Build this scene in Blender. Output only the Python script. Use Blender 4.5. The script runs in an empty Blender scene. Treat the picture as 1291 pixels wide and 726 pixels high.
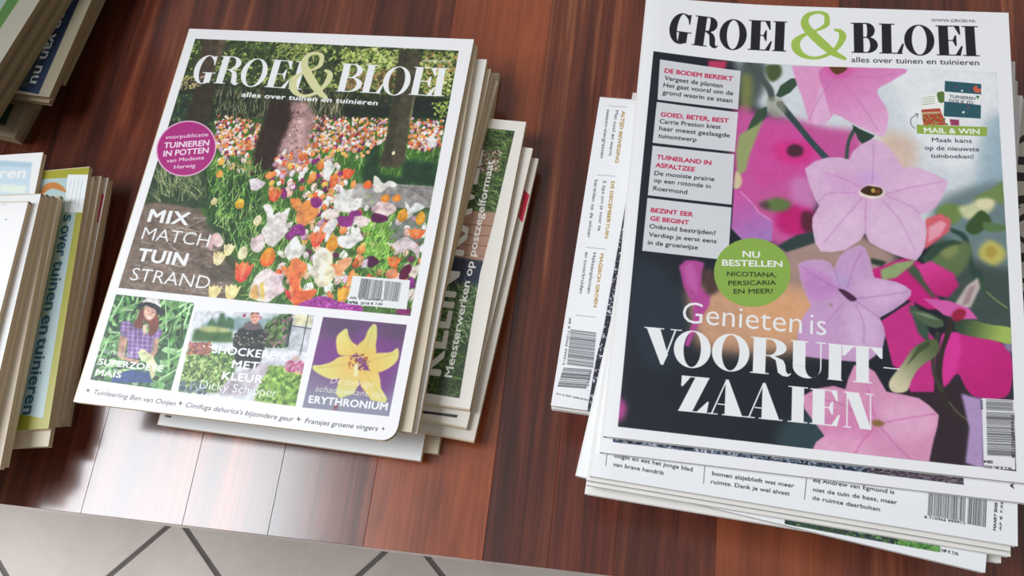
import bpy, bmesh, math, random, json
import numpy as np
from mathutils import Matrix, Vector

scene = bpy.context.scene
COL = scene.collection

# ---------------------------------------------------------------- camera
cam_data = bpy.data.cameras.new('camera')
cam_data.sensor_fit = 'HORIZONTAL'
cam_data.sensor_width = 36.0
cam_data.lens = 36.0 * 1138.5 / 1291.0
cam_data.clip_start = 0.01
cam = bpy.data.objects.new('camera', cam_data)
COL.objects.link(cam)
cam.matrix_world = Matrix(((0.985753, -0.069345, 0.153239, 0.0),
                           (0.118736, 0.932182, -0.341963, -0.030577),
                           (-0.119133, 0.355286, 0.927135, 1.056029),
                           (0, 0, 0, 1)))
scene.camera = cam

# ---------------------------------------------------------------- world, lights, exposure
scene.view_settings.view_transform = 'Standard'
scene.view_settings.look = 'None'
scene.view_settings.gamma = 1.0
scene.view_settings.use_curve_mapping = False
scene.view_settings.exposure = 0.0
world = bpy.data.worlds.new('room_light')
scene.world = world
world.use_nodes = True
bg = world.node_tree.nodes['Background']
bg.inputs[0].default_value = (1.0, 0.965, 0.92, 1)
bg.inputs[1].default_value = 0.30

def area(name, loc, target, sx, sy, power, color):
    d = bpy.data.lights.new(name, 'AREA')
    d.shape = 'RECTANGLE'; d.size = sx; d.size_y = sy
    d.energy = power; d.color = color
    o = bpy.data.objects.new(name, d)
    COL.objects.link(o)
    o.location = loc
    o.rotation_euler = (Vector(target) - Vector(loc)).to_track_quat('-Z', 'Y').to_euler()
    return o
# tall window on the left of the table
area('window_light', (-1.9, -0.04, 2.6), (-0.2, 0.05, 0.5), 1.2, 1.85, 80, (0.93, 0.96, 1.0))

# ---------------------------------------------------------------- small node helpers
def new_mat(name):
    m = bpy.data.materials.new(name); m.use_nodes = True
    nt = m.node_tree
    return m, nt, nt.nodes['Principled BSDF']

def lin(h):
    c = [int(h[i:i+2], 16)/255 for i in (0, 2, 4)]
    return tuple(x/12.92 if x <= .04045 else ((x+.055)/1.055)**2.4 for x in c) + (1,)

def paper_mat(name, hexcol, rough=.42):
    m, nt, b = new_mat(name)
    b.inputs['Roughness'].default_value = rough
    tc = nt.nodes.new('ShaderNodeTexCoord')
    n = nt.nodes.new('ShaderNodeTexNoise'); n.inputs['Scale'].default_value = 35; n.inputs['Detail'].default_value = 3
    nt.links.new(tc.outputs['Object'], n.inputs['Vector'])
    mx = nt.nodes.new('ShaderNodeMixRGB'); c = lin(hexcol)
    mx.inputs[1].default_value = c
    mx.inputs[2].default_value = tuple(x*.9 for x in c[:3]) + (1,)
    nt.links.new(n.outputs['Fac'], mx.inputs[0]); nt.links.new(mx.outputs[0], b.inputs['Base Color'])
    return m

def page_mat(name, hexcol):
    """cut edge of a block of pages: fine lines between the leaves"""
    m, nt, b = new_mat(name)
    b.inputs['Roughness'].default_value = .85
    b.inputs['Specular IOR Level'].default_value = .15
    tc = nt.nodes.new('ShaderNodeTexCoord')
    mp = nt.nodes.new('ShaderNodeMapping'); mp.inputs['Scale'].default_value = (7, 7, 3800)
    n = nt.nodes.new('ShaderNodeTexNoise'); n.inputs['Scale'].default_value = 1; n.inputs['Detail'].default_value = 2
    nt.links.new(tc.outputs['Object'], mp.inputs[0]); nt.links.new(mp.outputs[0], n.inputs['Vector'])
    cr = nt.nodes.new('ShaderNodeValToRGB'); c = lin(hexcol)
    cr.color_ramp.elements[0].position = .3; cr.color_ramp.elements[0].color = tuple(x*.68 for x in c[:3]) + (1,)
    cr.color_ramp.elements[1].position = .6; cr.color_ramp.elements[1].color = c
    nt.links.new(n.outputs['Fac'], cr.inputs[0]); nt.links.new(cr.outputs[0], b.inputs['Base Color'])
    bp = nt.nodes.new('ShaderNodeBump'); bp.inputs['Strength'].default_value = .25; bp.inputs['Distance'].default_value = .0003
    nt.links.new(n.outputs['Fac'], bp.inputs['Height']); nt.links.new(bp.outputs[0], b.inputs['Normal'])
    return m

def print_mat(name, img):
    m, nt, b = new_mat(name)
    t = nt.nodes.new('ShaderNodeTexImage'); t.image = img; t.interpolation = 'Cubic'; t.extension = 'EXTEND'
    nt.links.new(t.outputs[0], b.inputs['Base Color'])
    b.inputs['Roughness'].default_value = GLOSS
    b.inputs['Specular IOR Level'].default_value = .5
    tc = nt.nodes.new('ShaderNodeTexCoord')
    n = nt.nodes.new('ShaderNodeTexNoise'); n.inputs['Scale'].default_value = 9; n.inputs['Detail'].default_value = 1
    nt.links.new(tc.outputs['Object'], n.inputs['Vector'])
    bp = nt.nodes.new('ShaderNodeBump'); bp.inputs['Strength'].default_value = .12; bp.inputs['Distance'].default_value = .004
    nt.links.new(n.outputs['Fac'], bp.inputs['Height']); nt.links.new(bp.outputs[0], b.inputs['Normal'])
    return m
GLOSS = .38

# ---------------------------------------------------------------- object helpers
def link(name, me, parent=None, mats=()):
    o = bpy.data.objects.new(name, me)
    for m in mats: me.materials.append(m)
    COL.objects.link(o)
    if parent is not None: o.parent = parent
    return o

def empty(name, loc, label=None, cat=None, group=None):
    o = bpy.data.objects.new(name, None); o.location = loc
    o.empty_display_size = .02
    COL.objects.link(o)
    if label: o['label'] = label
    if cat: o['category'] = cat
    if group: o['group'] = group
    return o

def box_mesh(name, x0, x1, y0, y1, z0, z1, bevel=0.0, seg=1):
    bm = bmesh.new()
    bmesh.ops.create_cube(bm, size=1)
    for v in bm.verts:
        v.co = Vector((x0 if v.co.x < 0 else x1, y0 if v.co.y < 0 else y1, z0 if v.co.z < 0 else z1))
    if bevel: bmesh.ops.bevel(bm, geom=bm.edges[:], offset=bevel, segments=seg, affect='EDGES', profile=.5)
    me = bpy.data.meshes.new(name); bm.to_mesh(me); bm.free()
    return me

# ================================================================ SETTING
rnd = random.Random(7)
# ---- floor of pale stone tiles laid on the diagonal
gm, nt, b = new_mat('grout')
b.inputs['Base Color'].default_value = lin('6f6a68'); b.inputs['Roughness'].default_value = .9
n = nt.nodes.new('ShaderNodeTexNoise'); n.inputs['Scale'].default_value = 90
r = nt.nodes.new('ShaderNodeValToRGB'); r.color_ramp.elements[0].color = lin('5f5b5a'); r.color_ramp.elements[1].color = lin('8a8584')
nt.links.new(n.outputs['Fac'], r.inputs[0]); nt.links.new(r.outputs[0], b.inputs['Base Color'])
tile_m, nt, b = new_mat('stone_tile')
b.inputs['Roughness'].default_value = .5
oi = nt.nodes.new('ShaderNodeObjectInfo'); tc = nt.nodes.new('ShaderNodeTexCoord')
ad = nt.nodes.new('ShaderNodeVectorMath'); ad.operation = 'ADD'
nt.links.new(tc.outputs['Object'], ad.inputs[0])
sc_ = nt.nodes.new('ShaderNodeVectorMath'); sc_.operation = 'SCALE'; sc_.inputs['Scale'].default_value = 7.3
nt.links.new(oi.outputs['Location'], sc_.inputs[0]); nt.links.new(sc_.outputs[0], ad.inputs[1])
n1 = nt.nodes.new('ShaderNodeTexNoise'); n1.inputs['Scale'].default_value = 9; n1.inputs['Detail'].default_value = 6; n1.inputs['Roughness'].default_value = .65
n2 = nt.nodes.new('ShaderNodeTexNoise'); n2.inputs['Scale'].default_value = 140; n2.inputs['Detail'].default_value = 3
nt.links.new(ad.outputs[0], n1.inputs['Vector']); nt.links.new(ad.outputs[0], n2.inputs['Vector'])
r = nt.nodes.new('ShaderNodeValToRGB'); r.color_ramp.elements[0].position = .3; r.color_ramp.elements[0].color = lin('dccfc6')
r.color_ramp.elements[1].position = .7; r.color_ramp.elements[1].color = lin('efe6de')
nt.links.new(n1.outputs['Fac'], r.inputs[0])
mx = nt.nodes.new('ShaderNodeMixRGB'); mx.blend_type = 'MULTIPLY'; mx.inputs[0].default_value = .12
nt.links.new(r.outputs[0], mx.inputs[1]); nt.links.new(n2.outputs['Fac'], mx.inputs[2]); nt.links.new(mx.outputs[0], b.inputs['Base Color'])

floor_o = link('floor', box_mesh('floor', -2.0, 1.7, -1.2, 1.6, -.03, -.002), None, [gm]); floor_o['kind'] = 'structure'
ta = math.radians(47.8); ux, uy = math.cos(ta), math.sin(ta)
P0 = (-.5424, .0359); PITCH = .2
tile_me = box_mesh('tile', -.0972, .0972, -.0972, .0972, -.008, 0, .0009)
tile_me.materials.append(tile_m)
for i in range(-9, 12):
    for j in range(-9, 10):
        cx, cy = (i+.5)*PITCH, (j+.5)*PITCH
        x = P0[0] + cx*ux - cy*uy; y = P0[1] + cx*uy + cy*ux
        if -1.6 < x < 1.3 and -.9 < y < 1.2:
            t = bpy.data.objects.new('tile', tile_me); COL.objects.link(t)
            t.parent = floor_o; t.location = (x, y, 0); t.rotation_euler = (0, 0, ta + rnd.choice((0, 1, 2, 3))*math.pi/2)

# ---- coffee table: staves glued side by side
def wood_mat(name, cols, fibre, cloud, swirl, xs):
    """oiled hardwood: cols dark to light, fibre and cloud strengths, swirl of the figure, xs stripes per metre"""
    m, nt, b = new_mat(name); L = nt.links
    tc = nt.nodes.new('ShaderNodeTexCoord'); oi = nt.nodes.new('ShaderNodeObjectInfo')
    off = nt.nodes.new('ShaderNodeVectorMath'); off.operation = 'SCALE'; off.inputs['Scale'].default_value = 13.7
    cmb = nt.nodes.new('ShaderNodeCombineXYZ'); L.new(oi.outputs['Random'], cmb.inputs[0]); L.new(oi.outputs['Random'], cmb.inputs[1]); L.new(cmb.outputs[0], off.inputs[0])
    ad = nt.nodes.new('ShaderNodeVectorMath'); ad.operation = 'ADD'; L.new(tc.outputs['Object'], ad.inputs[0]); L.new(off.outputs[0], ad.inputs[1])
    def noise(scale, detail, rough=.5, dist=0.):
        mp = nt.nodes.new('ShaderNodeMapping'); mp.inputs['Scale'].default_value = scale
        n = nt.nodes.new('ShaderNodeTexNoise'); n.inputs['Scale'].default_value = 1; n.inputs['Detail'].default_value = detail
        n.inputs['Roughness'].default_value = rough; n.inputs['Distortion'].default_value = dist
        L.new(ad.outputs[0], mp.inputs[0]); L.new(mp.outputs[0], n.inputs['Vector'])
        return n
    g1 = noise((xs, 2.6, 4), 5, .6, swirl)
    g2 = noise((430, 10, 20), 3, .6)
    g3 = noise((13, 5, 3), 2, .5, 1.2)
    r1 = nt.nodes.new('ShaderNodeValToRGB'); els = r1.color_ramp.elements
    els[0].position = .30; els[0].color = lin(cols[0]); els[1].position = .70; els[1].color = lin(cols[3])
    e = els.new(.45); e.color = lin(cols[1]); e = els.new(.57); e.color = lin(cols[2])
    L.new(g1.outputs['Fac'], r1.inputs[0])
    def mul(src, n, p0, c0, p1, fac):
        r = nt.nodes.new('ShaderNodeValToRGB'); r.color_ramp.elements[0].position = p0; r.color_ramp.elements[0].color = c0
        r.color_ramp.elements[1].position = p1; L.new(n.outputs['Fac'], r.inputs[0])
        x = nt.nodes.new('ShaderNodeMixRGB'); x.blend_type = 'MULTIPLY'; x.inputs[0].default_value = fac
        L.new(src, x.inputs[1]); L.new(r.outputs[0], x.inputs[2]); return x.outputs[0]
    o = mul(r1.outputs[0], g2, .36, (.40, .34, .3, 1), .56, fibre)
    o = mul(o, g3, .36, (.5, .42, .4, 1), .6, cloud)
    x = nt.nodes.new('ShaderNodeMixRGB'); x.blend_type = 'MULTIPLY'; x.inputs[0].default_value = 1
    L.new(o, x.inputs[1]); L.new(oi.outputs['Color'], x.inputs[2]); L.new(x.outputs[0], b.inputs['Base Color'])
    b.inputs['Roughness'].default_value = .30; b.inputs['Specular IOR Level'].default_value = .35
    b.inputs['Coat Weight'].default_value = 1; b.inputs['Coat Roughness'].default_value = .17; b.inputs['Coat IOR'].default_value = 1.66
    bp = nt.nodes.new('ShaderNodeBump'); bp.inputs['Strength'].default_value = .15; bp.inputs['Distance'].default_value = .0004
    L.new(g2.outputs['Fac'], bp.inputs['Height']); L.new(bp.outputs[0], b.inputs['Normal'])
    return m
wood = wood_mat('streaky_hardwood', ('3a140b', '66291a', '84402a', 'a55c3c'), .5, .75, .9, 42)
wood_dark = wood_mat('striped_hardwood', ('3c150c', '642617', '823d26', 'ab6640'), .55, .45, .4, 70)
wood_light = wood_mat('orange_hardwood', ('7a371f', '8f4527', '9f4f2c', 'ab5a34'), .3, .5, 2.4, 14)

TZ = .5
table = empty('coffee_table', (0, 0, 0), 'low reddish hardwood coffee table of glued planks under the magazine piles', 'table')
edges = [-.98, -.90, -.815, -.73, -.655, -.575, -.505, -.417, -.352, -.282, -.225, -.163, -.089, -.050, -.011, .047, .118, .19, .262, .335, .405, .48, .56, .64]
kinds = {-.505: (wood, .6), -.417: (wood, 1.0), -.352: (wood, .8), -.282: (wood, .95), -.225: (wood, .8), -.163: (wood_light, 1.05), -.089: (wood_dark, .78), -.050: (wood_dark, 1.0),
         -.011: (wood, .72), .047: (wood_light, .8), .118: (wood, .75), .19: (wood_dark, .9)}
for a0, a1 in zip(edges[:-1], edges[1:]):
    cx = (a0+a1)/2
    me = box_mesh('plank', a0-cx+.00002, a1-cx-.00002, 0, .76, -.026, 0, .0002)
    wm, tv = kinds.get(a0) or (rnd.choice((wood, wood_dark, wood_light)), rnd.uniform(.8, 1.05))
    p = link('plank', me, table, [wm]); p.location = (cx, 0, TZ)
    p.color = (tv, tv, tv, 1)
wood2 = wood
for nm, c in (('apron', (-.93, .59, .04, .062, .40, .4739)), ('apron', (-.93, .59, .698, .72, .40, .4739)), ('apron', (-.95, -.93, .04, .72, .40, .4739)), ('apron', (.59, .61, .04, .72, .40, .4739))):
    me = box_mesh('apron', *c, .001); p = link(nm, me, table, [wood2]); p.color = (.8, .75, .75, 1)
for lx in (-.955, .565):
    for ly in (.035, .665):
        me = box_mesh('leg', lx, lx+.055, ly, ly+.055, 0.0, .3999, .002); p = link('leg', me, table, [wood2]); p.color = (.8, .75, .75, 1)

# ---- unseen boxes added to keep window light off the upper left pile
card, nt, b = new_mat('blocker_grey')
b.inputs['Roughness'].default_value = .8
n = nt.nodes.new('ShaderNodeTexNoise'); n.inputs['Scale'].default_value = 40; n.inputs['Detail'].default_value = 4
r = nt.nodes.new('ShaderNodeValToRGB'); r.color_ramp.elements[0].color = lin('3a3432'); r.color_ramp.elements[1].color = lin('544b46')
nt.links.new(n.outputs['Fac'], r.inputs[0]); nt.links.new(r.outputs[0], b.inputs['Base Color'])
bx = empty('shade_blocker', (-.87, .46, TZ), 'lower unseen grey box, added on the table to shade the dark pile', 'box')
link('body', box_mesh('body', -.095, .095, -.24, .26, 0, .27, .003), bx, [card])
link('lid', box_mesh('lid', -.1, .1, -.245, .265, .2701, .31, .003), bx, [card])
b2 = empty('shade_blocker', (-.87, .45, TZ+.3102), 'upper unseen grey box, added on the lower one to shade the dark pile', 'box')
for ch in list(bx.children):
    cc = ch.copy(); COL.objects.link(cc); cc.parent = b2

# ================================================================ PRINT ENGINE (paints the flat printed covers)
FONTS = {}
def text_tris(s, style):
    """outline of a line of words as triangles, cap height about .7, from Blender's built-in face"""
    key = (s, style)
    if key in FONTS: return FONTS[key]
    cu = bpy.data.curves.new('words', 'FONT'); cu.body = s; cu.resolution_u = 3
    cu.offset = {'l': -.006}.get(style, 0.)
    if style in 'is': cu.shear = .22
    if style == 'k': cu.space_character = 1.06
    o = bpy.data.objects.new('words', cu); COL.objects.link(o)
    me = o.evaluated_get(bpy.context.evaluated_depsgraph_get()).to_mesh()
    me.calc_loop_triangles()
    co = np.array([v.co[:2] for v in me.vertices]).reshape(-1, 2)
    tr = np.array([t.vertices[:] for t in me.loop_triangles]).reshape(-1, 3)
    o.evaluated_get(bpy.context.evaluated_depsgraph_get()).to_mesh_clear()
    bpy.data.objects.remove(o); bpy.data.curves.remove(cu)
    t = co[tr] if len(tr) else np.zeros((0, 3, 2))
    FONTS[key] = t
    return t

def arc(cx, cy, rx, ry, a0, a1, n=18):
    return [(cx + rx*math.cos(math.radians(a0+(a1-a0)*i/n)), cy + ry*math.sin(math.radians(a0+(a1-a0)*i/n))) for i in range(n+1)]

def didone(ch, w, T):
    """high-contrast capital, cap height 1, width w, stem T; list of (polygon, +1 solid / -1 counter)"""
    h = .032; q = []; C_ = T*.80
    R = lambda x0, y0, x1, y1: q.append(([(x0, y0), (x1, y0), (x1, y1), (x0, y1)], 1))
    S = lambda *p: q.append((list(p), 1))
    if ch == 'I':
        c = w/2; R(c-T/2, 0, c+T/2, 1); R(0, 0, w, h); R(0, 1-h, w, 1)
    elif ch in 'EL':
        s = .07; R(s, 0, s+T, 1); R(0, 0, w*.9, h)
        if ch == 'L':
            R(0, 1-h, s+T+.09, 1); S((w*.72, h), (w*.9, h), (w, .34), (w*.93, .34)); R(w*.7, 0, w*.94, h)
        else:
            R(0, 1-h, w*.9, 1); S((w*.9, 1), (w*.93, .70), (w*.88, .70), (w*.70, 1-h)); S((w*.72, h), (w*.9, 0), (w, .32), (w*.94, .32))
            R(s+T, .5-h/2, w*.72, .5+h/2); S((w*.72, .32), (w*.77, .32), (w*.77, .68), (w*.72, .68), (w*.62, .5))
    elif ch in 'BR':
        s = .07; R(s, 0, s+T, 1); R(0, 1-h, s+T+.05, 1); m = .50
        wt = w*.9 if ch == 'B' else w*.88
        x0 = s+T+.02
        S((s+T, 1), *arc(x0+.08, (1+m)/2, wt-x0-.08, (1-m)/2, 90, -90), (s+T, m))
        q.append(([(s+T, 1-h), *arc(x0+.06, (1+m)/2, max(.02, wt-x0-.06-C_), (1-m)/2-h, 90, -90), (s+T, m+h)], -1))
        if ch == 'B':
            R(0, 0, s+T+.05, h); S((s+T, m+h), *arc(x0+.08, (m+h)/2, w-x0-.08, (m+h)/2, 90, -90), (s+T, 0))
            q.append(([(s+T, m), *arc(x0+.06, (m+h)/2, max(.02, w-x0-.06-C_), (m+h)/2-h, 90, -90), (s+T, h)], -1))
        else:
            R(0, 0, s+T+.09, h)
            a = w*.50
            S((a-.04, m+h), (a+.10, m+.01), *[(w*.83-.03, .42), (w*.86, .30), (w*.88, .12), (w*.93, .045), (w*1.0, .09)], (w*1.0, .05), (w*.93, -.02), (w*.80, -.015), (w*.68, .07), (w*.655, .22), (w*.62, .40), (a-.04, m))
    elif ch == 'O':
        q.append((arc(w/2, .5, w/2, .52, 0, 360, 36)[:-1], 1)); q.append((arc(w/2, .5, w/2-C_, .52-h, 0, 360, 36)[:-1], -1))
    elif ch == 'G':
        a = arc(w*.52, .5, w*.52, .52, 62, 300, 30); b_ = arc(w*.52+.01, .5, w*.52-C_, .52-h, 300, 62, 30)
        S(*a, *b_); S((w*.76, .98), (w*.88, 1.0), (w*.88, .66), (w*.84, .66), (w*.78, .82), (w*.62, .96))
        R(w-.11-T*.95, 0.03, w-.11, .40); R(w-.2-T, .40-h, w, .40); S((w*.60, -.01), (w-.11-T*.9, .04), (w-.11-T*.9, .18), (w*.7, .05))
    elif ch == 'V':
        S((.05, 1), (.05+T*1.12, 1), (w*.56+T*.35, .28), (w*.56, 0), (w*.50, 0)); S((w*.52, .0), (w*.57, .0), (w*.86, 1), (w*.86-.045, 1))
        R(0, 1-h, T+.2, 1); R(w*.70, 1-h, w, 1)
    elif ch == 'U':
        s = .06; R(s, .3, s+T, 1); R(0, 1-h, s+T+.07, 1); R(w*.72, 1-h, w, 1); x1 = w*.88
        R(x1-.035, .3, x1, 1); S(*arc((s+x1)/2, .3, (x1-s)/2, .32, 180, 360), *arc((s+T+x1-.035)/2, .3, (x1-.035-s-T)/2, .32-h, 360, 180))
    elif ch == 'T':
        c = w/2; R(c-T/2, 0, c+T/2, 1); R(0, 1-h, w, 1); R(c-T/2-.08, 0, c+T/2+.08, h)
        S((0, 1), (w*.28, 1-h), (.06, .70), (0, .70)); S((w, 1), (w*.72, 1-h), (w-.06, .70), (w, .70))
    elif ch == 'Z':
        S((w-T*1.25, 1-h), (w*.98, 1), (T*1.2, h), (0, 0)); R(0, 0, w*.95, h); R(.04, 1-h, w*.98, 1)
        S((.04, 1), (w*.35, 1-h), (.09, .70), (.04, .70)); S((w*.95, 0), (w*.62, h), (w*.95, .33), (w, .33))
    elif ch == 'A':
        S((w*.80-T*1.1, 0), (w*.92, 0), (w*.52, 1.0), (w*.44, 1.0)); S((w*.08, 0), (w*.125, 0), (w*.49, 1.0), (w*.45, 1.0)); R(w*.25, .28, w*.62, .28+h); R(0, 0, w*.27, h); R(w*.80-T*1.1-.07, 0, w, h)
    elif ch == 'N':
        R(.07, 0, .105, 1); R(w-.105, 0, w-.07, 1); S((.05, 1), (.07+T*1.0, 1), (w-.07, 0), (w-.07-T*.9, 0)); R(0, 0, .2, h); R(w-.22, 1-h, w, 1); R(0, 1-h, .1, 1)
    return q

def orient(p, s=1):
    p = np.asarray(p, float); a = np.sum(p[:, 0]*np.roll(p[:, 1], -1) - np.roll(p[:, 0], -1)*p[:, 1])
    return p if a*s > 0 else p[::-1]

def smooth_closed(p, k=5):
    p = np.asarray(p, float); n = len(p); out = []
    for i in range(n):
        a, b_, c, d = p[i-1], p[i], p[(i+1) % n], p[(i+2) % n]
        for j in range(k):
            t = j/k
            out.append(.5*((2*b_) + (c-a)*t + (2*a-5*b_+4*c-d)*t*t + (3*b_-a-3*c+d)*t**3))
    return np.array(out)

def smooth_open(p, k=6):
    p = np.asarray(p, float); n = len(p)
    if n < 3: return p
    e = np.vstack([2*p[0]-p[1], p, 2*p[-1]-p[-2]]); out = []
    for i in range(1, n):
        a, b_, c, d = e[i-1], e[i], e[i+1], e[i+2]
        for j in range(k):
            t = j/k
            out.append(.5*((2*b_) + (c-a)*t + (2*a-5*b_+4*c-d)*t*t + (3*b_-a-3*c+d)*t**3))
    out.append(p[-1])
    return np.array(out)

def boxblur(m, r):
    for _ in range(3):
        for ax in (0, 1):
            c = np.cumsum(np.pad(m, [(r+1, r) if k == ax else (0, 0) for k in (0, 1)]), axis=ax)
            m = (c[2*r+1:] - c[:-2*r-1])/(2*r+1) if ax == 0 else (c[:, 2*r+1:] - c[:, :-2*r-1])/(2*r+1)
    return m

class Canvas:
    SS = 4
    def __init__(s, wmm, hmm, res, bgcol):
        s.k = res; s.W = int(round(wmm*res)); s.H = int(round(hmm*res))
        s.im = np.empty((s.H, s.W, 3)); s.im[:] = s.c(bgcol)
        s.clip = None; s.outer = None; s.last = None
    def c(s, h): return np.array([int(h[i:i+2], 16)/255 for i in (0, 2, 4)])
    def cover(s, polys, pad=0):
        A = np.concatenate([np.asarray(p, float) for p in polys])*s.k
        B = np.concatenate([np.roll(np.asarray(p, float), -1, axis=0) for p in polys])*s.k
        x0 = int(max(0, math.floor(A[:, 0].min())-pad-1)); x1 = int(min(s.W, math.ceil(A[:, 0].max())+pad+2))
        y0 = int(max(0, math.floor(A[:, 1].min())-pad-1)); y1 = int(min(s.H, math.ceil(A[:, 1].max())+pad+2))
        if x1 <= x0 or y1 <= y0: return None
        SS = s.SS; w, h = x1-x0, y1-y0
        ya, yb = (A[:, 1]-y0)*SS, (B[:, 1]-y0)*SS
        up = yb > ya; lo = np.where(up, ya, yb); hi = np.where(up, yb, ya)
        s0 = np.clip(np.ceil(lo-.5), 0, h*SS).astype(int); s1 = np.clip(np.ceil(hi-.5), 0, h*SS).astype(int)
        n = s1-s0; keep = n > 0
        if not keep.any(): return x0, y0, np.zeros((h, w))
        idx = np.repeat(np.nonzero(keep)[0], n[keep])
        st = np.concatenate([[0], np.cumsum(n[keep])[:-1]])
        sub = np.arange(len(idx)) - np.repeat(st, n[keep]) + s0[idx]
        t = (sub+.5-ya[idx])/(yb[idx]-ya[idx])
        x = np.clip(A[idx, 0] + (B[idx, 0]-A[idx, 0])*t - x0, 0, w-1e-3)
        sg = np.where(up[idx], 1., -1.)/SS
        xi = x.astype(int); fr = x-xi; row = sub//SS
        buf = np.bincount(row*(w+1)+xi, sg*(1-fr), minlength=h*(w+1)) + np.bincount(row*(w+1)+xi+1, sg*fr, minlength=h*(w+1)+1)[:h*(w+1)]
        return x0, y0, np.clip(np.abs(np.cumsum(buf.reshape(h, w+1), axis=1)[:, :w]), 0, 1)
    def paint(s, polys, col, a=1., blur=0., grad=None, remember=False):
        r = int(round(blur*s.k*.55)) if blur else 0
        cv = s.cover(polys, 3*r+2 if r else 0)
        if cv is None: return
        x0, y0, m = cv
        if remember: s.last = cv
        if r: m = boxblur(m, r)
        h, w = m.shape
        if s.clip is not None: m = m*s.clip[y0:y0+h, x0:x0+w]
        m = (m*a)[..., None]
        if grad is not None:
            c1, c2, g = grad; g = np.array(g)*s.k
            d = g[2:]-g[:2]; yy, xx = np.mgrid[y0:y0+h, x0:x0+w]
            t = np.clip(((xx-g[0])*d[0]+(yy-g[1])*d[1])/max(1e-6, d@d), 0, 1)[..., None]
            src = c1*(1-t)+c2*t
        else: src = col
        reg = s.im[y0:y0+h, x0:x0+w]
        s.im[y0:y0+h, x0:x0+w] = reg*(1-m) + src*m
    def full(s, cv):
        f = np.zeros((s.H, s.W)); x0, y0, m = cv; f[y0:y0+m.shape[0], x0:x0+m.shape[1]] = m; return f

def inside(poly, x, y):
    r = np.zeros(len(x), bool); n = len(poly)
    for i in range(n):
        (xa, ya), (xb, yb) = poly[i], poly[(i+1) % n]
        if ya == yb: continue
        r ^= ((ya > y) != (yb > y)) & (x < (xb-xa)*(y-ya)/(yb-ya)+xa)
    return r

def scatter(rg, poly, n):
    p = np.array(poly); lo, hi = p.min(0), p.max(0); X = []; c = 0
    while c < n:
        q = rg.random((n*2, 2))*(hi-lo)+lo
        q = q[inside(poly, q[:, 0], q[:, 1])]
        X.append(q); c += len(q) + 1
    return np.concatenate(X)[:n]

def tulip(cv, ty, c1, c2, x, y, w, h, rot=0.):
    if ty == 't':      # open cup with three pointed tips
        pts = [(-.5, -.42), (-.28, -.30), (-.12, -.5), (.0, -.36), (.14, -.5), (.27, -.28), (.5, -.46), (.42, .0), (.26, .36), (.0, .5), (-.27, .36), (-.42, .0)]
        p = np.array(pts)
    else:              # closed egg
        p = smooth_closed([(0, -.52), (.26, -.40), (.44, -.05), (.38, .30), (.0, .5), (-.38, .30), (-.44, -.05), (-.24, -.40)], 3)
    p = p*[w, h]
    if rot:
        c, s_ = math.cos(rot), math.sin(rot); p = p@np.array([[c, s_], [-s_, c]])
    p = p+[x, y]
    cv.paint([p], None, 1, .12, (cv.c(c1), cv.c(c2), [x-w*.3, y-h*.4, x+w*.15, y+h*.45]))
    cv.paint([np.array([(-.06, -.4), (.1, -.38), (.14, .1), (.0, .42), (-.1, .1)])*[w, h]+[x, y]], cv.c(c1)*.5+.5*np.array([1, .95, .85]), .35, .25)

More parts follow.
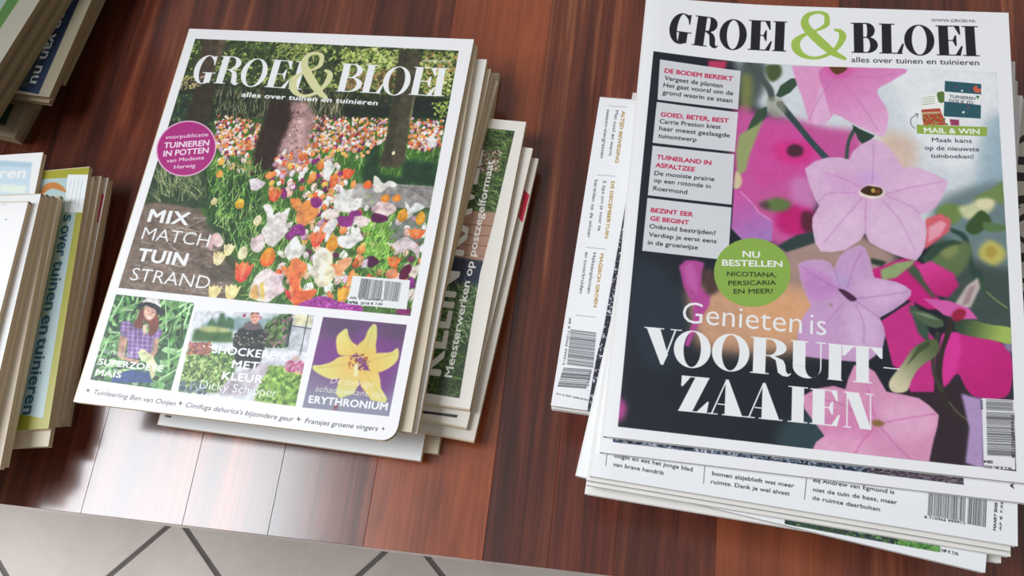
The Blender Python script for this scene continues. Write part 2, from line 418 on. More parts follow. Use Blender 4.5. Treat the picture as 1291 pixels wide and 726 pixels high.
def run(cv, ops):
    P2 = lambda v: np.array(v, float).reshape(-1, 2)
    for o in ops:
        k = o[0]
        if k == 'P':
            p = P2(o[5]); p = smooth_closed(p) if o[4] else p
            cv.paint([p], cv.c(o[1]), o[2], o[3], remember=True)
        elif k == 'G':
            p = P2(o[7]); p = smooth_closed(p, 4) if o[6] or len(p) > 8 else p
            cv.paint([p], None, o[4], o[5], (cv.c(o[1]), cv.c(o[2]), o[3]), remember=True)
        elif k == 'L':
            p = smooth_open(P2(o[5])); w = o[2]
            d = np.gradient(p, axis=0); d /= np.maximum(1e-9, np.hypot(d[:, 0], d[:, 1]))[:, None]; n = np.stack([-d[:, 1], d[:, 0]], 1)*w/2
            cv.paint([np.concatenate([p+n, (p-n)[::-1]])], cv.c(o[1]), o[3], o[4])
        elif k == 'V':
            q = np.array(o[3], float).reshape(-1, 3); q = smooth_open(q, 8)
            p = q[:, :2]; w = q[:, 2:]
            d = np.gradient(p, axis=0); d /= np.maximum(1e-9, np.hypot(d[:, 0], d[:, 1]))[:, None]; n = np.stack([-d[:, 1], d[:, 0]], 1)*w/2
            pl = []
            for i in range(len(p)-1): pl.append(orient([p[i]+n[i], p[i+1]+n[i+1], p[i+1]-n[i+1], p[i]-n[i]]))
            for i in range(0, len(p), 2): pl.append(orient([(p[i, 0]+w[i, 0]/2*math.cos(a), p[i, 1]+w[i, 0]/2*math.sin(a)) for a in np.linspace(0, 6.283, 15)[:-1]]))
            cv.paint(pl, cv.c(o[1]), 1, o[2])
        elif k == 'T':
            st, col, s, x0, y0, x1, y1, h, a = o[1:]
            d = np.array([x1-x0, y1-y0]); ln = np.hypot(*d); d /= ln; up = np.array([d[1], -d[0]])
            if isinstance(st, float):
                w = ln/h; q = didone(s, w, st)
                pl = [orient(x0y(pp, x0, y0, d, up, h, h), sg) for pp, sg in q]
                solids = [p for p, (_, sg) in zip(pl, q) if sg > 0]; holes = [p for p, (_, sg) in zip(pl, q) if sg < 0]
                if holes:      # bowls: each solid ring with its counter, then the stems over them
                    rings, rest = [], []
                    for p, (pp, sg) in zip(pl, q):
                        (rings if len(pp) > 12 or sg < 0 else rest).append(p)
                    cv.paint(rings, cv.c(col), a, 0)
                    for p in rest: cv.paint([p], cv.c(col), a, 0)
                else:
                    for p in solids: cv.paint([p], cv.c(col), a, 0)
                continue
            t = text_tris(s, st)
            if not len(t): continue
            mn, mxx = t[..., 0].min(), t[..., 0].max()
            fx = ln/(mxx-mn); fy = h/.70
            pts = np.array([x0, y0]) + (t[..., 0:1]-mn)*fx*d + t[..., 1:2]*fy*up
            tri = [orient(p) for p in pts]; e = {'b': .035, 'k': .055, 'r': .006}.get(st, 0.)*h
            if e: tri = [p+e*np.array([math.cos(g), math.sin(g)*.6]) for g in (0, .785, 1.571, 2.356, 3.142, 3.927, 4.712, 5.498) for p in tri] if st in 'bk' else [p+q for q in ((e, 0), (-e, 0)) for p in tri]
            cv.paint(tri, cv.c(col), a, 0)
        elif k == 'B':
            p = P2(o[2]); rg = random.Random(o[3]); n = o[4]
            al = p[1]-p[0]; ac = p[2]-p[0]; t = 0.; bars = []
            ws = [rg.choice((1, 1, 1, 2, 2, 3)) for _ in range(n)]; gs = [rg.choice((1, 1, 2, 2, 3)) for _ in range(n)]
            tot = sum(ws)+sum(gs)-gs[-1]
            for w, g in zip(ws, gs):
                u0, u1 = t/tot, (t+w*.92)/tot; t += w+g
                bars.append(orient([p[0]+al*u0, p[0]+al*u1, p[0]+al*u1+ac, p[0]+al*u0+ac]))
            cv.paint(bars, cv.c(o[1]), .95, 0)
        elif k in 'SUW':
            rg = np.random.default_rng(o[1]); pal = o[3]; poly = P2(o[-1])
            pts = scatter(rg, [tuple(q) for q in poly], o[2])
            y0, y1 = poly[:, 1].min(), poly[:, 1].max()
            if k != 'S': pts = pts[np.argsort(pts[:, 1])]
            for x, y in pts:
                col = cv.c(pal[rg.integers(len(pal))])*rg.uniform(.88, 1.08)
                if k == 'S':
                    s = rg.uniform(o[4], o[5])*.55; a0 = rg.uniform(0, 6.28); asp = o[6]
                    m = 6; th = np.linspace(0, 6.283, m+1)[:-1]; rr = rg.uniform(.6, 1.15, m)*s
                    q = np.stack([np.cos(th)*rr*asp, np.sin(th)*rr], 1); c, s_ = math.cos(a0), math.sin(a0)
                    cv.paint([q@np.array([[c, s_], [-s_, c]])+[x, y]], np.clip(col, 0, 1), o[8], 0)
                elif k == 'W':
                    ln, w, an, sp = o[4:8]; a0 = math.radians(an+rg.normal(0, sp)); ln *= rg.uniform(.6, 1.2); b_ = rg.normal(0, .12)*ln
                    d = np.array([math.cos(a0), -math.sin(a0)]); nn = np.array([-d[1], d[0]])
                    e = np.array([x, y]); m_ = e+d*ln*.5+nn*b_; tp = e+d*ln+nn*b_*2.4
                    cv.paint([[e-nn*w/2, m_-nn*w/2.4, tp, m_+nn*w/2.4, e+nn*w/2]], np.clip(col, 0, 1), o[8], 0)
                else:
                    s = o[4]+(o[5]-o[4])*(y-y0)/(y1-y0); s *= rg.uniform(.75, 1.15)
                    m = 7; th = np.linspace(0, 6.283, m+1)[:-1]; rr = rg.uniform(.32, .58, m)*s
                    q = np.stack([np.cos(th)*rr, np.sin(th)*rr*1.1], 1)+[x, y]
                    cv.paint([q+[0, s*.14]], np.clip(col*.78, 0, 1), .8, 0); cv.paint([q], np.clip(col, 0, 1), 1, 0)
                    cv.paint([q*.5+np.array([x, y])*.5+[-s*.08, -s*.12]], np.clip(col*1.1+.05, 0, 1), .6, 0)
        elif k == 'Q': tulip(cv, *o[1:7], o[7], o[8])
        elif k == 'N':     # uneven tone of the printed picture
            rg = np.random.default_rng(o[1]); f = np.zeros((cv.H, cv.W))
            for r_, wt in ((1, .5), (3, .9), (7, 1.1)): 
                q = boxblur(rg.normal(0, 1, (cv.H, cv.W)), r_); f += wt*q/q.std()
            cv.im *= 1 + (f/1.6*o[2]*cv.clip)[..., None]
            cv.im = np.clip(cv.im, 0, 1)
        elif k == 'C0': cv.clip = cv.full(cv.last); cv.outer = cv.clip
        elif k == 'C1': cv.clip = cv.full(cv.last)*cv.outer
        elif k == 'C2': cv.clip = cv.outer
        elif k == 'C3': cv.clip = None; cv.outer = None

def x0y(pp, x0, y0, d, up, sx, sy):
    pp = np.array(pp, float); return np.array([x0, y0]) + pp[:, 0:1]*sx*d + pp[:, 1:2]*sy*up

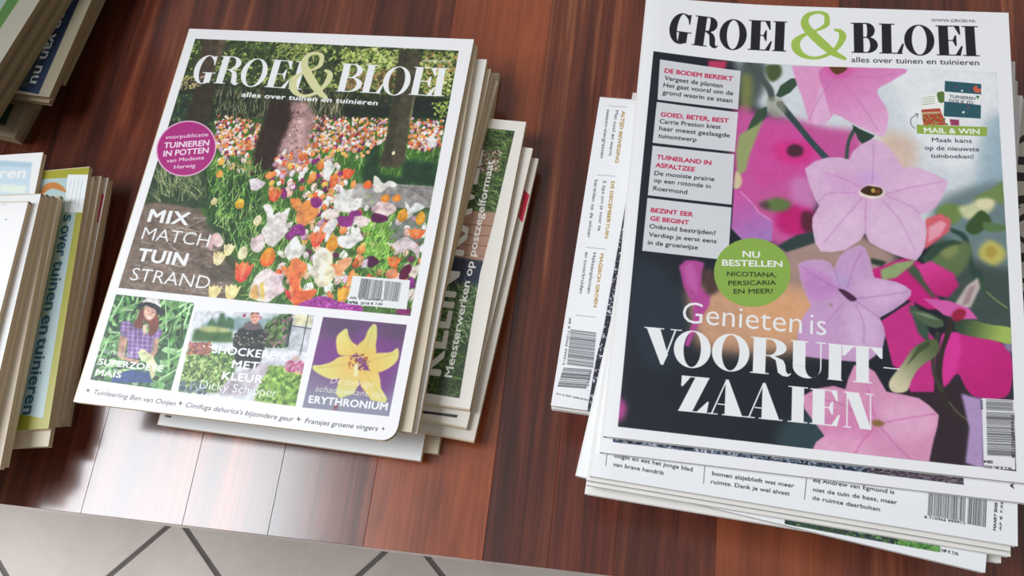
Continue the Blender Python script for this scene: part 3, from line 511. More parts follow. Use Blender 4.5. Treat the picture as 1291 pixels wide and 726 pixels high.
ART = json.loads(r'''{"art":{"K2":{"res":3,"bg":"e6e1d8","gain":1,"w":197.1,"h":236.0,"ops":[["P","1a1a1e",1,0,0,[5.4,199.8,6.0,205.9,7.6,228.6,5.8,228.5,5.1,212.8,3.7,200.3]]]},"K3":{"res":3,"bg":"d9d3c9","gain":1,"w":198.4,"h":236.0,"ops":[["P","c4203c",1,0,0,[173.3,231.3,170.3,235.5,149.4,235.0,153.5,231.3]]]},"Y4":{"res":3,"bg":"d8cfc4","gain":1,"w":177.5,"h":278.0,"ops":[["P","c02a5c",1,0,0,[11.9,3.9,14.5,1.0,36.2,1.5,33.6,4.7]]]},"U5":{"res":3,"bg":"b9b6a6","gain":1,"w":210.0,"h":278.0,"ops":[["P","5d8a4c",1,0,0,[109.1,16.2,111.8,26.2,136.4,25.1,148.7,17.2]],["P","a8c4bc",1,0,0,[112.1,27.5,123.8,71.9,164.8,44.5,135.2,25.9]]]},"X1":{"res":3,"bg":"eceff1","gain":1,"w":177.5,"h":278.0,"ops":[["P","4a4a52",1,0,0,[4.1,271.2,8.5,271.1,8.9,272.4,4.5,272.4]]]},"L2":{"res":3,"bg":"f1f2f2","gain":1,"w":187.0,"h":278.0,"ops":[]},"A2":{"res":3,"bg":"eceae4","gain":1,"w":210.0,"h":262.7,"ops":[]},"D":{"res":5,"bg":"eff0f3","gain":1.0,"w":205.6,"h":278.0,"ops":[["L","60636c",0.3,0.7,0,[6.9,271.4,6.6,259.6]],["L","60636c",0.3,0.7,0,[56.8,272.2,56.5,260.6]],["T","b","b08d44","ALTIJD BEWEGING",9.7,262.5,47.1,262.1,2.11,1],["T","r","60636c","Met cool en warm",9.6,266.8,42.3,266.7,2.13,1],["T","r","60636c","season-siergrassen",9.6,272.2,44.7,271.7,2.13,1],["T","b","b08d44","DE DECEMBERTUIN",60.2,262.7,98.7,261.6,2.05,1],["T","r","60636c","5 tips om je voor te",60.3,267.7,94.3,266.5,2.04,1],["T","r","60636c","bereiden op de winter",60.3,273.0,99.6,272.2,2.07,1],["L","60636c",0.3,0.7,0,[106.1,272.4,106.0,259.9]],["L","60636c",0.3,0.7,0,[149.9,271.9,149.7,259.7]],["T","b","b08d44","MAGISCH GROEN",109.1,262.8,143.5,262.2,2.01,1],["T","r","60636c","Heksenplanten",109.1,267.2,135.4,267.1,1.99,1],["T","r","60636c","en toverkruiden",109.2,271.9,136.2,271.7,2.01,1],["B","262830",[159.0,258.3,180.4,257.2,159.1,273.6],8,46],["B","262830",[181.5,257.7,193.1,259.5,182.6,274.2],9,18],["P","f0f1f4",0,0,0,[158.2,262.6,159.9,263.2,160.0,258.7,158.4,258.1]],["T","r","60636c","8 710966 999912",157.2,275.2,181.0,274.9,1.23,1],["T","r","60636c","07825",182.8,259.1,191.7,259.4,1.2,1],["T","r","60636c","DECEMBER 2020 € 7,95",199.1,257.2,197.9,276.0,0.91,1],["T","b","60636c","AFK",152.0,275.4,156.1,275.3,1.23,1],["P","2f313c",1,0,0,[74.0,251.9,65.7,152.7,209.9,156.2,206.7,257.0,173.6,256.2,155.9,254.5]],["C0"],
["S",80,900,["c9cdd6","6a5c6c","1c1e28","8a8f9c","e0e2e6"],0.4,1.2,3,0,1,[74.0,251.9,74.9,232.0,221.3,232.7,206.7,257.0,173.6,256.2]],["C3"]]},"B2":{"res":4,"bg":"eff0f3","gain":1.0,"w":210.0,"h":278.0,"ops":[["P","262f42",1,0,0,[6.4,269.8,6.7,154.9,176.9,148.7,179.8,272.6,82.4,271.9,6.6,271.9]],["C0"],
["S",81,700,["8f97a8","3c5a78","1a1f2c","c0c6d0","56607a"],0.4,1.3,3,0,1,[6.2,268.1,97.8,262.2,179.9,266.7,179.8,272.6,82.4,271.9,6.6,271.9]],["W",82,120,["c9ccd4","9aa2b4"],9,0.3,20,40,1,[6.3,268.9,179.9,268.3,179.8,272.6,6.6,271.9]],["P","5a4048",0.6,1,0,[134.8,269.9,179.9,268.3,179.8,272.6,134.8,272.3]],["C3"],
["T","b","30323a","AP",202.9,271.6,203.1,267.0,1.73,1]]},"C":{"res":5,"bg":"eef0f3","gain":1.0,"w":209.4,"h":278.0,"ops":[["L","3c3e47",0.3,1,0,[7.5,262.7,7.8,271.5]],["L","3c3e47",0.3,1,0,[58.3,260.9,58.6,272.4]],["T","r","3c3e47","oogst en eet het jonge blad",11.5,266.3,52.4,267.1,2.14,1],["T","r","3c3e47","van brave hendrik",11.5,270.9,38.2,271.3,2.14,1],["L","3c3e47",0.3,1,0,[109.3,259.6,109.0,272.1]],["T","r","3c3e47","bomen alsjeblieft wat meer",62.5,267.4,103.5,267.1,2.13,1],["T","r","3c3e47","ruimte. Dank je wel alvast",62.3,271.7,101.6,271.4,2.11,1],["T","r","3c3e47","Bij Andrew van Egmond is",112.7,262.6,151.8,262.3,2.08,1],["T","r","3c3e47","niet de tuin de baas, maar",112.8,267.4,153.4,267.1,2.07,1],["T","r","3c3e47","de ruimte daarbuiten",112.8,271.6,145.3,271.9,2.08,1],["B","262830",[167.9,270.1,185.2,270.3,168.2,257.8],12,46],["B","262830",[186.2,271.2,194.8,271.3,186.7,256.7],13,18],["T","r","3c3e47","8 710966 999912",166.4,271.7,185.4,271.6,1.23,1],["T","b","3c3e47","MAART 2020",199.4,272.1,200.1,258.6,1.15,1],["T","r","3c3e47","AP € 7,95",202.0,271.8,202.8,257.7,1.0,1]]},"E":{"res":4,"bg":"eef0f3","gain":1.0,"w":207.8,"h":278.0,"ops":[["P","3a4a3a",1,0,0,[109.0,265.4,111.1,252.2,184.0,251.5,186.3,273.2,161.7,274.7,138.4,276.0,110.7,277.4]],["C0"],
["S",83,900,["5a8a44","35603a","1f2c2c","2c3a4c","7aa860","47505a"],0.5,1.8,1.6,0,1,[109.0,265.4,185.0,259.4,186.3,273.2,161.7,274.7,110.7,277.4]],["S",85,260,["6aa050","4a8040","86b868"],0.5,1.8,1.6,0,1,[163.4,268.7,185.7,267.2,186.3,273.2,166.3,274.4]],["C3"],
["T","r","3c3e47","NP € 7,95",186.9,272.7,194.7,272.8,1.42,1]]},"K":{"res":5,"bg":"eae6de","gain":1.0,"w":204.0,"h":236.0,"ops":[["P","3f5230",1,0,0,[196.4,210.3,196.2,229.4,126.7,227.3,89.6,225.3,6.8,228.2,7.7,150.9,196.8,144.5]],["C0"],
["W",86,700,["5a7a3c","7a9a50","33482a","93ac6c","24341f"],8,0.5,70,50,1,[196.5,201.9,196.3,229.9,130.1,231.0,125.3,215.7,171.8,203.9]],["S",87,220,["7a5c54","b8a090","6f8848","3c2c24","d0c0b0"],0.8,2,1.3,0,1,[178.6,209.8,180.0,222.9,164.9,224.5,163.2,209.4]],["P","b08a76",1,0.6,0,[132.9,206.1,134.2,231.3,98.4,228.9,98.5,207.6]],["L","5a4038",0.4,1,0,[122.9,205.3,124.1,229.4]],["L","5a4038",0.4,1,0,[115.5,206.8,116.8,230.8]],["L","5a4038",0.4,1,0,[108.3,208.3,109.6,232.1]],["L","5a4038",0.4,1,0,[101.0,209.7,102.4,233.4]],["P","2c3448",1,0.6,0,[99.2,199.4,98.3,228.4,80.5,227.6,79.5,203.5]],["P","34482c",1,0.8,0,[75.9,193.5,80.5,227.6,6.8,228.2,5.1,203.6]],["W",88,700,["5f8a44","86a868","2c4424","a4bc8c","1e3020"],10,0.5,60,50,1,[76.3,196.1,78.2,227.0,38.5,227.4,35.3,204.8]],["W",89,300,["6b8f3c","40602c","243820"],6,0.6,60,60,1,[34.3,197.3,33.5,228.4,7.8,228.5,6.6,203.3]],["C3"],
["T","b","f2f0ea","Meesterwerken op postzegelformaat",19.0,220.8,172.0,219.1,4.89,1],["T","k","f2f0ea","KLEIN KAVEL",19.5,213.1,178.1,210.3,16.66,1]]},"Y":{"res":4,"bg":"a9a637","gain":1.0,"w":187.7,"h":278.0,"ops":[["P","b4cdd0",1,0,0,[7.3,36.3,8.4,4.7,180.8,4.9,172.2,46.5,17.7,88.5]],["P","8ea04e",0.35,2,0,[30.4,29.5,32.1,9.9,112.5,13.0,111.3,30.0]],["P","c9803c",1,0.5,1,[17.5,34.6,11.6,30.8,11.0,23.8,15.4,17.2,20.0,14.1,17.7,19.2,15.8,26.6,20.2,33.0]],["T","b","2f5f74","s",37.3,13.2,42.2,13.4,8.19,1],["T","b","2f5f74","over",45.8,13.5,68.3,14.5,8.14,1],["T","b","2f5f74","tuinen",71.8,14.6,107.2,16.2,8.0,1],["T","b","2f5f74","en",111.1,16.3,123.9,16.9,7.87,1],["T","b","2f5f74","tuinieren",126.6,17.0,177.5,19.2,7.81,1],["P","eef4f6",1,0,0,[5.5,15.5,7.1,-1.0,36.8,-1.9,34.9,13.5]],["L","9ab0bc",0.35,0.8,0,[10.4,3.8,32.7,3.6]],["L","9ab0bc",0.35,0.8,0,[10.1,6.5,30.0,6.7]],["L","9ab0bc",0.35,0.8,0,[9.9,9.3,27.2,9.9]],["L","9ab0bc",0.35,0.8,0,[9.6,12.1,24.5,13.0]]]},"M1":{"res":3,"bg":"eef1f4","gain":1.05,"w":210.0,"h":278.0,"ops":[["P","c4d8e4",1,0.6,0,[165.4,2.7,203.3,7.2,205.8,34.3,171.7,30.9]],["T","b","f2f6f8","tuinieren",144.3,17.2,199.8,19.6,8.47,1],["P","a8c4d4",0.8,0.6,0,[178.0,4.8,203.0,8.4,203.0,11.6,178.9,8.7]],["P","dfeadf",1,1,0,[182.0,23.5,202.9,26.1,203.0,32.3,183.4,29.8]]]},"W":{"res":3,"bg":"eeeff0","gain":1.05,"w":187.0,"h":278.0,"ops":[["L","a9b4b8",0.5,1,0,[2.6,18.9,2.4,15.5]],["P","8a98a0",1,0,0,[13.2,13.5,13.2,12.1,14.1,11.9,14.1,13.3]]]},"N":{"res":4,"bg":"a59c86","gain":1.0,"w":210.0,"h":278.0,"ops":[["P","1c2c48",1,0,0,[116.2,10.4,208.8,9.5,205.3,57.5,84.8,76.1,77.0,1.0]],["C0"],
["S",90,500,["2c3a30","1c2420","4c5848","121a1c"],0.6,2.4,1.6,0,1,[125.5,26.0,124.9,20.7,205.8,23.2,200.4,46.0,97.6,49.0]],["C3"],
["T","b","c2c6c4","tuinen van nu",108.6,23.3,200.0,21.1,8.31,1],["T","k","5c6458","TUIN",140.7,29.3,203.8,29.5,9.57,0.35]]},"N5":{"res":3,"bg":"a09078","gain":1.0,"w":210.0,"h":278.0,"ops":[["P","2f4436",1,0.4,0,[180.8,14.6,201.8,13.1,201.6,21.9,180.6,23.5]],["L","7c6f60",0.6,1,0,[179.1,6.9,207.0,5.2]]]},"F":{"res":4,"bg":"d8d2c8","gain":1.0,"w":210.0,"h":278.0,"ops":[["T",0.25,"221d20","G",23.7,58.0,48.2,57.9,22.78,1],["T",0.25,"221d20","R",49.3,59.3,74.0,59.2,22.52,1],["T",0.25,"221d20","O",75.6,60.6,99.0,60.4,22.24,1],["T",0.25,"221d20","E",100.6,61.8,121.3,61.6,21.72,1],["T",0.25,"221d20","I",122.4,62.8,134.1,62.2,21.28,1]]},"A":{"res":5,"bg":"f4f4f8","gain":1.0,"w":210.0,"h":278.0,"ops":[["P","3d4a30",1,0,0,[7.8,8.4,105.4,8.9,201.1,9.7,204.1,201.2,106.9,201.7,7.5,201.3]],["C0"],
